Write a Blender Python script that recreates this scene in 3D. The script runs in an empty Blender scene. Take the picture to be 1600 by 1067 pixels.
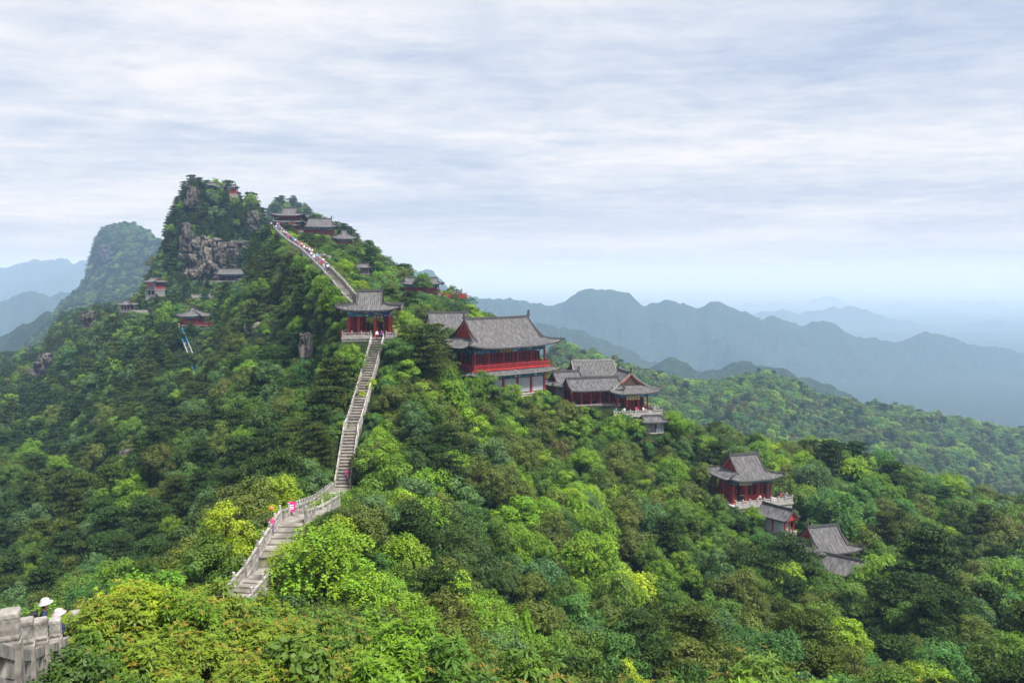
import bpy, bmesh, math, random
import numpy as np
from mathutils import Vector, Matrix, noise as mnoise

random.seed(11)
rng = np.random.default_rng(11)
sc = bpy.context.scene
COL = sc.collection
R = math.radians

# ------------------------------------------------------------------ camera
F = 1256.0                       # focal length in pixels of the 1600 px wide photograph
PITCH = math.atan(103.5 / F)
cam_data = bpy.data.cameras.new('camera')
cam_data.sensor_width = 36.0
cam_data.lens = 36.0 * F / 1600.0
cam_data.clip_start = 0.5
cam_data.clip_end = 60000.0
cam = bpy.data.objects.new('camera', cam_data)
COL.objects.link(cam)
cam.location = (0, 0, 0)
cam.rotation_euler = (math.pi / 2 - PITCH, 0, 0)
sc.camera = cam

# ------------------------------------------------------------------ sky, sun, exposure
SUN_DIR = Vector((0.45, -0.38, 1.05)).normalized()
SUN_EL = math.asin(SUN_DIR.z)
SUN_ROT = math.atan2(SUN_DIR.x, SUN_DIR.y)
world = bpy.data.worlds.new('World')
sc.world = world
world.use_nodes = True
wt = world.node_tree
wt.nodes.clear()


def make_sky(nt):
    N, L = nt.nodes, nt.links
    out = N.new('ShaderNodeOutputWorld')
    bg = N.new('ShaderNodeBackground')
    bg.inputs['Strength'].default_value = 0.1
    L.new(bg.outputs[0], out.inputs[0])
    sky = N.new('ShaderNodeTexSky')
    sky.sky_type = 'NISHITA'
    sky.sun_disc = False
    sky.sun_elevation = SUN_EL
    sky.sun_rotation = SUN_ROT
    sky.air_density = 1.0
    sky.dust_density = 1.0
    tc = N.new('ShaderNodeTexCoord')
    sep = N.new('ShaderNodeSeparateXYZ')
    L.new(tc.outputs['Generated'], sep.inputs[0])

    def math_node(op, a, b=None, clamp=False):
        m = N.new('ShaderNodeMath')
        m.operation = op
        m.use_clamp = clamp
        for i, v in enumerate((a, b)):
            if v is None:
                continue
            if isinstance(v, (int, float)):
                m.inputs[i].default_value = v
            else:
                L.new(v, m.inputs[i])
        return m.outputs[0]
    z = math_node('ADD', math_node('MAXIMUM', sep.outputs['Z'], 0.0), 0.055)
    px = math_node('DIVIDE', sep.outputs['X'], z)
    py = math_node('DIVIDE', sep.outputs['Y'], z)
    comb = N.new('ShaderNodeCombineXYZ')
    L.new(px, comb.inputs[0])
    L.new(py, comb.inputs[1])

    def cloud(scale_xy, scale, detail, rough, dist, off):
        mp = N.new('ShaderNodeMapping')
        mp.inputs['Scale'].default_value = (scale_xy[0], scale_xy[1], 1)
        mp.inputs['Location'].default_value = off
        mp.inputs['Rotation'].default_value = (0, 0, R(-4))
        L.new(comb.outputs[0], mp.inputs[0])
        n = N.new('ShaderNodeTexNoise')
        n.inputs['Scale'].default_value = scale
        n.inputs['Detail'].default_value = detail
        n.inputs['Roughness'].default_value = rough
        n.inputs['Distortion'].default_value = dist
        L.new(mp.outputs[0], n.inputs[0])
        return n.outputs['Fac']
    big = cloud((0.7, 0.85), 0.46, 8, 0.58, 0.5, (5.3, 1.1, 0))
    fine = cloud((1.0, 1.25), 3.0, 14, 0.66, 0.25, (7.7, 2.2, 0))
    # long level streaks low in the sky
    cs = N.new('ShaderNodeCombineXYZ')
    L.new(math_node('MULTIPLY', sep.outputs['X'], 1.5), cs.inputs[0])
    L.new(math_node('MULTIPLY', sep.outputs['Y'], 1.5), cs.inputs[1])
    L.new(math_node('MULTIPLY', sep.outputs['Z'], 24.0), cs.inputs[2])
    st = N.new('ShaderNodeTexNoise')
    st.inputs['Scale'].default_value = 1.0
    st.inputs['Detail'].default_value = 10
    st.inputs['Roughness'].default_value = 0.62
    st.inputs['Distortion'].default_value = 0.35
    L.new(cs.outputs[0], st.inputs[0])
    d = math_node('ADD', math_node('ADD', math_node('MULTIPLY', big, 0.60), math_node('MULTIPLY', fine, 0.32)), math_node('MULTIPLY', st.outputs['Fac'], 0.18))
    ramp = N.new('ShaderNodeValToRGB')
    e = ramp.color_ramp.elements
    e[0].position = 0.425
    e[0].color = (0.50, 0.58, 0.75, 1)
    e[1].position = 0.665
    e[1].color = (0.96, 0.95, 0.96, 1)
    m = e.new(0.53)
    m.color = (0.67, 0.73, 0.84, 1)
    L.new(d, ramp.inputs[0])
    # lower air: an even pale veil near the horizon
    low = math_node('POWER', math_node('SUBTRACT', 1.0, math_node('MAXIMUM', sep.outputs['Z'], 0.0), True), 14.0)
    veil = N.new('ShaderNodeMixRGB')
    veil.inputs[2].default_value = (0.70, 0.72, 0.80, 1)
    L.new(math_node('MULTIPLY', low, 0.66), veil.inputs[0])
    L.new(ramp.outputs[0], veil.inputs[1])
    scale = N.new('ShaderNodeVectorMath')
    scale.operation = 'SCALE'
    scale.inputs['Scale'].default_value = 5.15
    L.new(veil.outputs[0], scale.inputs[0])
    mix = N.new('ShaderNodeMixRGB')
    mix.inputs[0].default_value = 0.955
    L.new(sky.outputs[0], mix.inputs[1])
    L.new(scale.outputs[0], mix.inputs[2])
    L.new(mix.outputs[0], bg.inputs['Color'])


make_sky(wt)
sun_data = bpy.data.lights.new('sun', 'SUN')
sun_data.energy = 4.2
sun_data.angle = R(11)
sun_data.color = (1.0, 0.965, 0.90)
sun = bpy.data.objects.new('sun', sun_data)
COL.objects.link(sun)
sun.rotation_euler = SUN_DIR.to_track_quat('Z', 'Y').to_euler()
sun.location = (0, -20, 200)

vs = sc.view_settings
vs.view_transform = 'Standard'
vs.look = 'None'
vs.exposure = 1.0
vs.gamma = 1.0
vs.use_curve_mapping = False
sc.render.engine = 'CYCLES'
sc.cycles.use_denoising = True
sc.cycles.max_bounces = 5
sc.cycles.diffuse_bounces = 2
sc.cycles.glossy_bounces = 2
sc.cycles.transmission_bounces = 3
sc.cycles.volume_bounces = 2
sc.cycles.transparent_max_bounces = 4
sc.cycles.use_adaptive_sampling = True
sc.cycles.adaptive_threshold = 0.02


# ------------------------------------------------------------------ pixel <-> place
CP, SP = math.cos(PITCH), math.sin(PITCH)


def P(u, v, Y):
    """the point at distance Y along the view axis' ground direction that the photograph shows at (u, v)"""
    a = (u - 800.0) / F
    b = (533.5 - v) / F
    t = Y / (CP + b * SP)
    return Vector((a * t, Y, (b * CP - SP) * t))


def proj(x, y, z):
    d = y * CP - z * SP
    return 800.0 + F * x / d, 533.5 - F * (y * SP + z * CP) / d


# ------------------------------------------------------------------ helpers
def tag(o, label=None, cat=None, group=None, kind=None):
    if label: o['label'] = label
    if cat: o['category'] = cat
    if group: o['group'] = group
    if kind: o['kind'] = kind
    return o


def empty(name, loc=(0, 0, 0), rz=0.0, parent=None):
    o = bpy.data.objects.new(name, None)
    o.empty_display_size = 0.3
    o.location = loc
    o.rotation_euler = (0, 0, rz)
    COL.objects.link(o)
    if parent: o.parent = parent
    return o


def link(name, me, parent=None, loc=None, rot=None, scale=None):
    o = bpy.data.objects.new(name, me)
    COL.objects.link(o)
    if parent: o.parent = parent
    if loc is not None: o.location = loc
    if rot is not None: o.rotation_euler = rot
    if scale is not None: o.scale = scale
    return o


class MB:
    """collects shapes for one mesh"""
    def __init__(s):
        s.v, s.f, s.m = [], [], []

    def add(s, vs, fs, m=0):
        b = len(s.v)
        s.v += [tuple(p) for p in vs]
        s.f += [tuple(i + b for i in f) for f in fs]
        s.m += [m] * len(fs)
        return s

    def box(s, x0, x1, y0, y1, z0, z1, m=0):
        return s.add([(x0, y0, z0), (x1, y0, z0), (x1, y1, z0), (x0, y1, z0), (x0, y0, z1), (x1, y0, z1), (x1, y1, z1), (x0, y1, z1)],
                     [(3, 2, 1, 0), (4, 5, 6, 7), (0, 1, 5, 4), (1, 2, 6, 5), (2, 3, 7, 6), (3, 0, 4, 7)], m)

    def cyl(s, c, r0, r1, h, n=10, m=0, cap=True):
        vs = []
        for k, (r, z) in enumerate(((r0, 0), (r1, h))):
            for i in range(n):
                a = 2 * math.pi * i / n
                vs.append((c[0] + r * math.cos(a), c[1] + r * math.sin(a), c[2] + z))
        fs = [(i, (i + 1) % n, n + (i + 1) % n, n + i) for i in range(n)]
        if cap:
            fs += [tuple(range(n - 1, -1, -1)), tuple(range(n, 2 * n))]
        return s.add(vs, fs, m)

    def lathe(s, c, prof, n=10, m=0):
        vs, fs = [], []
        for r, z in prof:
            for i in range(n):
                a = 2 * math.pi * i / n
                vs.append((c[0] + r * math.cos(a), c[1] + r * math.sin(a), c[2] + z))
        for k in range(len(prof) - 1):
            for i in range(n):
                fs.append((k * n + i, k * n + (i + 1) % n, (k + 1) * n + (i + 1) % n, (k + 1) * n + i))
        fs.append(tuple(range(n - 1, -1, -1)))
        fs.append(tuple(range((len(prof) - 1) * n, len(prof) * n)))
        return s.add(vs, fs, m)

    def sweep(s, pts, w, h, m=0, w2=None):
        """a box section along a polyline, top centred h above the points"""
        pts = [Vector(p) for p in pts]
        vs, fs = [], []
        n = len(pts)
        for i, p in enumerate(pts):
            d = pts[min(i + 1, n - 1)] - pts[max(i - 1, 0)]
            d.normalize()
            side = Vector((d.y, -d.x, 0))
            if side.length < 1e-5: side = Vector((1, 0, 0))
            side.normalize()
            ww = w * 0.5
            wt_ = (w2 if w2 else w * 0.7) * 0.5
            vs += [p - side * ww, p + side * ww, p + side * wt_ + Vector((0, 0, h)), p - side * wt_ + Vector((0, 0, h))]
        for i in range(n - 1):
            a, b = 4 * i, 4 * i + 4
            fs += [(a, a + 1, b + 1, b), (a + 1, a + 2, b + 2, b + 1), (a + 2, a + 3, b + 3, b + 2), (a + 3, a, b, b + 3)]
        fs += [(0, 3, 2, 1), (4 * n - 4, 4 * n - 3, 4 * n - 2, 4 * n - 1)]
        return s.add(vs, fs, m)

    def tube(s, pts, radii, n=6, m=0):
        pts = [Vector(p) for p in pts]
        vs, fs = [], []
        k = len(pts)
        for i, p in enumerate(pts):
            d = (pts[min(i + 1, k - 1)] - pts[max(i - 1, 0)]).normalized()
            a = d.orthogonal().normalized()
            b = d.cross(a)
            r = radii[i] if hasattr(radii, '__len__') else radii
            for j in range(n):
                t = 2 * math.pi * j / n
                vs.append(p + a * (r * math.cos(t)) + b * (r * math.sin(t)))
        for i in range(k - 1):
            for j in range(n):
                fs.append((i * n + j, i * n + (j + 1) % n, (i + 1) * n + (j + 1) % n, (i + 1) * n + j))
        fs += [tuple(range(n - 1, -1, -1)), tuple(range((k - 1) * n, k * n))]
        return s.add(vs, fs, m)

    def extrude(s, poly, x0, x1, m=0):
        """a (y, z) outline extruded along x"""
        n = len(poly)
        vs = [(x0, p[0], p[1]) for p in poly] + [(x1, p[0], p[1]) for p in poly]
        fs = [tuple(range(n)), tuple(range(2 * n - 1, n - 1, -1))]
        fs += [(i, n + i, n + (i + 1) % n, (i + 1) % n) for i in range(n)]
        return s.add(vs, fs, m)

    def mesh(s, name, mats, smooth=False):
        me = bpy.data.meshes.new(name)
        me.from_pydata(s.v, [], s.f)
        for mt in (mats if isinstance(mats, (list, tuple)) else [mats]):
            me.materials.append(mt)
        if any(s.m):
            me.polygons.foreach_set('material_index', s.m)
        if smooth:
            me.polygons.foreach_set('use_smooth', [True] * len(me.polygons))
        me.update()
        return me

    def build(s, name, mats, parent=None, loc=None, rz=0.0, smooth=False, fix=True):
        me = s.mesh(name, mats, smooth)
        if fix:
            bm = bmesh.new()
            bm.from_mesh(me)
            bmesh.ops.recalc_face_normals(bm, faces=bm.faces)
            bm.to_mesh(me)
            bm.free()
        return link(name, me, parent, loc, (0, 0, rz))


def np_mesh(name, V, Fq, mats, smooth=False):
    """mesh from numpy arrays; Fq (n,3) or (n,4)"""
    me = bpy.data.meshes.new(name)
    k = Fq.shape[1]
    me.vertices.add(len(V))
    me.vertices.foreach_set('co', np.asarray(V, np.float32).ravel())
    me.loops.add(Fq.size)
    me.loops.foreach_set('vertex_index', np.asarray(Fq, np.int32).ravel())
    me.polygons.add(len(Fq))
    me.polygons.foreach_set('loop_start', np.arange(0, Fq.size, k, dtype=np.int32))
    for mt in (mats if isinstance(mats, (list, tuple)) else [mats]):
        me.materials.append(mt)
    if smooth:
        me.polygons.foreach_set('use_smooth', np.ones(len(Fq), bool))
    me.update(calc_edges=True)
    return me


# ------------------------------------------------------------------ materials
def mat(name, rough=0.7, spec=0.3):
    m = bpy.data.materials.new(name)
    m.use_nodes = True
    nt = m.node_tree
    b = nt.nodes['Principled BSDF']
    b.inputs['Roughness'].default_value = rough
    b.inputs['Specular IOR Level'].default_value = spec
    return m, nt, b


def nn(nt, typ, **kw):
    n = nt.nodes.new(typ)
    for k, v in kw.items():
        n.inputs[k].default_value = v
    return n


def noise_tex(nt, scale, detail=4, rough=0.55, coord='Object', stretch=None):
    tc = nt.nodes.new('ShaderNodeTexCoord')
    n = nn(nt, 'ShaderNodeTexNoise', Scale=scale, Detail=detail, Roughness=rough)
    if stretch:
        mp = nt.nodes.new('ShaderNodeMapping')
        mp.inputs['Scale'].default_value = stretch
        nt.links.new(tc.outputs[coord], mp.inputs[0])
        nt.links.new(mp.outputs[0], n.inputs['Vector'])
    else:
        nt.links.new(tc.outputs[coord], n.inputs['Vector'])
    return n


def ramp(nt, src, stops):
    r = nt.nodes.new('ShaderNodeValToRGB')
    el = r.color_ramp.elements
    while len(el) < len(stops): el.new(0.5)
    for e, (p, c) in zip(el, stops):
        e.position = p
        e.color = (c[0], c[1], c[2], 1)
    nt.links.new(src, r.inputs[0])
    return r


def bump(nt, b, src, strength=0.4, dist=0.05):
    n = nt.nodes.new('ShaderNodeBump')
    n.inputs['Strength'].default_value = strength
    n.inputs['Distance'].default_value = dist
    nt.links.new(src, n.inputs['Height'])
    nt.links.new(n.outputs[0], b.inputs['Normal'])


def noisy(name, c0, c1, scale=2.0, rough=0.75, spec=0.25, detail=5, bs=0.3, bd=0.03, stretch=None, lo=0.3, hi=0.7, extra=None, coord='Object', rnd=0.0):
    m, nt, b = mat(name, rough, spec)
    n = noise_tex(nt, scale, detail, 0.6, coord, stretch)
    stops = [(lo, c0), (hi, c1)]
    if extra: stops = [(lo, c0), ((lo + hi) / 2, c1), (hi, extra)]
    r = ramp(nt, n.outputs['Fac'], stops)
    if rnd:
        # pieces cut from different stone: each object shifts the grain and is a little lighter or darker
        oi = nt.nodes.new('ShaderNodeObjectInfo')
        src = n.inputs['Vector'].links[0].from_socket
        ad = nt.nodes.new('ShaderNodeVectorMath')
        sc_ = nt.nodes.new('ShaderNodeMath')
        sc_.operation = 'MULTIPLY'
        sc_.inputs[1].default_value = 57.0
        nt.links.new(oi.outputs['Random'], sc_.inputs[0])
        nt.links.new(src, ad.inputs[0])
        nt.links.new(sc_.outputs[0], ad.inputs[1])
        nt.links.new(ad.outputs[0], n.inputs['Vector'])
        mr = nn(nt, 'ShaderNodeMapRange')
        mr.inputs['To Min'].default_value = 1 - rnd
        mr.inputs['To Max'].default_value = 1 + rnd
        nt.links.new(oi.outputs['Random'], mr.inputs[0])
        hv = nt.nodes.new('ShaderNodeHueSaturation')
        nt.links.new(mr.outputs[0], hv.inputs['Value'])
        nt.links.new(r.outputs[0], hv.inputs['Color'])
        r = hv
    nt.links.new(r.outputs[0], b.inputs['Base Color'])
    if bs: bump(nt, b, n.outputs['Fac'], bs, bd)
    return m


M = {}
M['tile'] = noisy('roof_tile', (0.042, 0.041, 0.044), (0.115, 0.110, 0.112), 2.2, 0.85, 0.2, 10, 0.35, 0.03, stretch=(1.6, 0.45, 0.45), extra=(0.24, 0.23, 0.22), lo=0.30, hi=0.82)
M['ridge'] = noisy('roof_ridge', (0.032, 0.032, 0.034), (0.085, 0.082, 0.082), 3.0, 0.85, 0.2)
M['ridge_pale'] = noisy('roof_ridge_pale', (0.14, 0.135, 0.135), (0.27, 0.26, 0.25), 3.0, 0.85, 0.2)
M['soffit'] = noisy('soffit', (0.05, 0.035, 0.03), (0.10, 0.06, 0.05), 4.0, 0.8, 0.2)
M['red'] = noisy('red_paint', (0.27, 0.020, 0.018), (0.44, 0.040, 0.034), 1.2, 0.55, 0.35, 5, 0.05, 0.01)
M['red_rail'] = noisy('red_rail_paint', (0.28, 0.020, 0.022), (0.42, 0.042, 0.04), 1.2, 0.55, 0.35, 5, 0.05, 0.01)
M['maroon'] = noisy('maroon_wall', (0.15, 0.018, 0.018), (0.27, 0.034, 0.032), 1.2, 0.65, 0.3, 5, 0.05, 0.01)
M['orange'] = noisy('orange_red', (0.55, 0.12, 0.05), (0.68, 0.19, 0.09), 1.5, 0.6, 0.3, 5, 0.05, 0.01)
M['plaster'] = noisy('white_plaster', (0.34, 0.35, 0.38), (0.50, 0.51, 0.54), 0.9, 0.8, 0.2, 6, 0.1, 0.01)
M['grey_wall'] = noisy('grey_masonry', (0.13, 0.125, 0.125), (0.25, 0.245, 0.24), 1.4, 0.85, 0.2, 7, 0.4, 0.04)
M['stone'] = noisy('weathered_stone', (0.15, 0.138, 0.122), (0.31, 0.29, 0.265), 1.7, 0.9, 0.15, 10, 0.5, 0.02, extra=(0.44, 0.42, 0.39), rnd=0.2)
M['granite'] = noisy('granite', (0.11, 0.100, 0.088), (0.26, 0.24, 0.215), 3.2, 0.92, 0.15, 12, 0.7, 0.02, extra=(0.42, 0.395, 0.36), lo=0.33, hi=0.74, rnd=0.12)
M['stone_white'] = noisy('pale_stone', (0.24, 0.225, 0.215), (0.44, 0.42, 0.40), 1.8, 0.85, 0.2, 9, 0.3, 0.02)
M['step'] = noisy('stair_stone', (0.095, 0.085, 0.073), (0.195, 0.177, 0.156), 0.9, 0.92, 0.12, 10, 0.5, 0.02, coord='Object', extra=(0.31, 0.285, 0.255), rnd=0.22)
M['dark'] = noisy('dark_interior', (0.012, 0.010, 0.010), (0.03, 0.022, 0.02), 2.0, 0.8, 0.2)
M['gold'] = noisy('gold_lettering', (0.62, 0.40, 0.05), (0.80, 0.56, 0.10), 3.0, 0.4, 0.5, 3, 0.0)
M['wood'] = noisy('dark_wood', (0.06, 0.03, 0.022), (0.12, 0.06, 0.045), 3.0, 0.6, 0.3, 5, 0.1, 0.01)
M['lattice'] = noisy('lattice_wood', (0.10, 0.022, 0.020), (0.18, 0.045, 0.035), 4.0, 0.6, 0.3, 4, 0.1, 0.01)
M['pink'] = noisy('pink_sign', (0.72, 0.02, 0.22), (0.82, 0.03, 0.30), 2.0, 0.5, 0.3, 3, 0.0)
M['white_print'] = noisy('white_print', (0.78, 0.70, 0.75), (0.85, 0.80, 0.84), 2.0, 0.5, 0.3, 3, 0.0)
M['blue_sheet'] = noisy('blue_sheet', (0.02, 0.16, 0.42), (0.04, 0.30, 0.60), 1.0, 0.5, 0.3, 4, 0.1, 0.02)
M['aqua'] = noisy('aqua_sheet', (0.05, 0.42, 0.48), (0.10, 0.55, 0.58), 1.0, 0.5, 0.3, 4, 0.1, 0.02)
M['steel'] = noisy('grey_steel', (0.30, 0.31, 0.33), (0.45, 0.46, 0.48), 2.0, 0.5, 0.4, 4, 0.05, 0.01)
M['bark'] = noisy('bark', (0.035, 0.026, 0.018), (0.11, 0.085, 0.062), 5.0, 0.9, 0.15, 6, 0.6, 0.04, stretch=(1, 1, 0.25))
M['yellow_print'] = noisy('yellow_print', (0.65, 0.48, 0.20), (0.78, 0.62, 0.34), 3.0, 0.6, 0.3, 4, 0.0)


def painted_beam_material():
    m, nt, b = mat('painted_beam', 0.6, 0.3)
    tc = nt.nodes.new('ShaderNodeTexCoord')
    mp = nt.nodes.new('ShaderNodeMapping')
    mp.inputs['Scale'].default_value = (1.15, 1.15, 2.2)
    nt.links.new(tc.outputs['Object'], mp.inputs[0])
    v = nn(nt, 'ShaderNodeTexVoronoi', Scale=1.7, Randomness=0.55)
    v.distance = 'CHEBYCHEV'
    nt.links.new(mp.outputs[0], v.inputs['Vector'])
    sep = nt.nodes.new('ShaderNodeSeparateColor')
    nt.links.new(v.outputs['Color'], sep.inputs[0])
    r = ramp(nt, sep.outputs[0], [(0.0, (0.02, 0.10, 0.40)), (0.26, (0.03, 0.27, 0.30)), (0.46, (0.10, 0.38, 0.58)), (0.62, (0.55, 0.58, 0.52)), (0.75, (0.05, 0.26, 0.16)), (0.90, (0.45, 0.10, 0.06))])
    r.color_ramp.interpolation = 'CONSTANT'
    e = ramp(nt, v.outputs['Distance'], [(0.34, (1, 1, 1)), (0.46, (0.35, 0.40, 0.45))])
    mx = nt.nodes.new('ShaderNodeMixRGB')
    mx.blend_type = 'MULTIPLY'
    mx.inputs[0].default_value = 0.8
    nt.links.new(r.outputs[0], mx.inputs[1])
    nt.links.new(e.outputs[0], mx.inputs[2])
    nt.links.new(mx.outputs[0], b.inputs['Base Color'])
    return m


M['beam'] = painted_beam_material()


def foliage_material(name, rough=0.55, trans=0.22, spec=0.3):
    m, nt, b = mat(name, rough, spec)
    at = nt.nodes.new('ShaderNodeAttribute')
    at.attribute_type = 'INSTANCER'
    at.attribute_name = 'tint'
    va = nt.nodes.new('ShaderNodeAttribute')
    va.attribute_type = 'GEOMETRY'
    va.attribute_name = 'leafvar'
    sep = nt.nodes.new('ShaderNodeSeparateColor')
    nt.links.new(va.outputs['Color'], sep.inputs[0])
    hs = nt.nodes.new('ShaderNodeHueSaturation')
    mr = nn(nt, 'ShaderNodeMapRange')
    mr.inputs['To Min'].default_value = 0.472
    mr.inputs['To Max'].default_value = 0.522
    nt.links.new(sep.outputs[1], mr.inputs[0])
    nt.links.new(mr.outputs[0], hs.inputs['Hue'])
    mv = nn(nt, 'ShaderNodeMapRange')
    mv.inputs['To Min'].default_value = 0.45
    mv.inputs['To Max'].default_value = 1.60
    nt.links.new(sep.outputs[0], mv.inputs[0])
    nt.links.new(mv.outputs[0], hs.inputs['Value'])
    nt.links.new(at.outputs['Color'], hs.inputs['Color'])
    # a share of tips in new red-brown growth where the plant has it (blue channel)
    mx = nt.nodes.new('ShaderNodeMixRGB')
    mx.inputs[2].default_value = (0.42, 0.15, 0.035, 1)
    nt.links.new(sep.outputs[2], mx.inputs[0])
    nt.links.new(hs.outputs[0], mx.inputs[1])
    nt.links.new(mx.outputs[0], b.inputs['Base Color'])
    tr = nt.nodes.new('ShaderNodeBsdfTranslucent')
    nt.links.new(mx.outputs[0], tr.inputs['Color'])
    ms = nt.nodes.new('ShaderNodeMixShader')
    ms.inputs[0].default_value = trans
    nt.links.new(b.outputs[0], ms.inputs[1])
    nt.links.new(tr.outputs[0], ms.inputs[2])
    nt.links.new(ms.outputs[0], nt.nodes['Material Output'].inputs['Surface'])
    return m


M['leaf'] = foliage_material('foliage')
M['needle'] = foliage_material('needles', 0.65, 0.12, 0.2)


def ground_material():
    m, nt, b = mat('forest_floor', 0.95, 0.1)
    n = noise_tex(nt, 0.35, 8, 0.65)
    r = ramp(nt, n.outputs['Fac'], [(0.3, (0.010, 0.018, 0.006)), (0.55, (0.022, 0.036, 0.010)), (0.75, (0.045, 0.048, 0.020))])
    nt.links.new(r.outputs[0], b.inputs['Base Color'])
    bump(nt, b, n.outputs['Fac'], 1.0, 2.0)
    return m


M['ground'] = ground_material()


def hill_material():
    m, nt, b = mat('wooded_hill', 0.95, 0.1)
    n = noise_tex(nt, 0.06, 9, 0.7)
    r = ramp(nt, n.outputs['Fac'], [(0.32, (0.010, 0.022, 0.008)), (0.55, (0.024, 0.044, 0.014)), (0.75, (0.048, 0.070, 0.024))])
    nt.links.new(r.outputs[0], b.inputs['Base Color'])
    bump(nt, b, n.outputs['Fac'], 1.0, 9.0)
    return m


M['hill'] = hill_material()


def rock_material(name='rock', dark=1.0):
    m, nt, b = mat(name, 0.9, 0.15)
    n = noise_tex(nt, 0.28, 9, 0.62, 'Object', (1, 1, 0.55))
    r = ramp(nt, n.outputs['Fac'], [(0.30, (0.045 * dark, 0.038 * dark, 0.032 * dark)), (0.48, (0.145 * dark, 0.130 * dark, 0.112 * dark)), (0.68, (0.29 * dark, 0.262 * dark, 0.225 * dark))])
    s = noise_tex(nt, 0.9, 6, 0.6, 'Object', (1.6, 1.6, 0.16))
    sr = ramp(nt, s.outputs['Fac'], [(0.40, (0.22, 0.21, 0.20)), (0.56, (1, 1, 1))])
    mx = nt.nodes.new('ShaderNodeMixRGB')
    mx.blend_type = 'MULTIPLY'
    mx.inputs[0].default_value = 0.75
    nt.links.new(r.outputs[0], mx.inputs[1])
    nt.links.new(sr.outputs[0], mx.inputs[2])
    nt.links.new(mx.outputs[0], b.inputs['Base Color'])
    bump(nt, b, s.outputs['Fac'], 0.9, 0.5)
    return m


M['rock'] = rock_material()
M['rock_grey'] = rock_material('rock_grey', 0.62)


def plain(name, c, rough=0.7):
    m, nt, b = mat(name, rough, 0.25)
    n = noise_tex(nt, 9.0, 3, 0.5)
    r = ramp(nt, n.outputs['Fac'], [(0.3, tuple(x * 0.82 for x in c)), (0.7, tuple(min(1, x * 1.1) for x in c))])
    nt.links.new(r.outputs[0], b.inputs['Base Color'])
    return m


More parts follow.
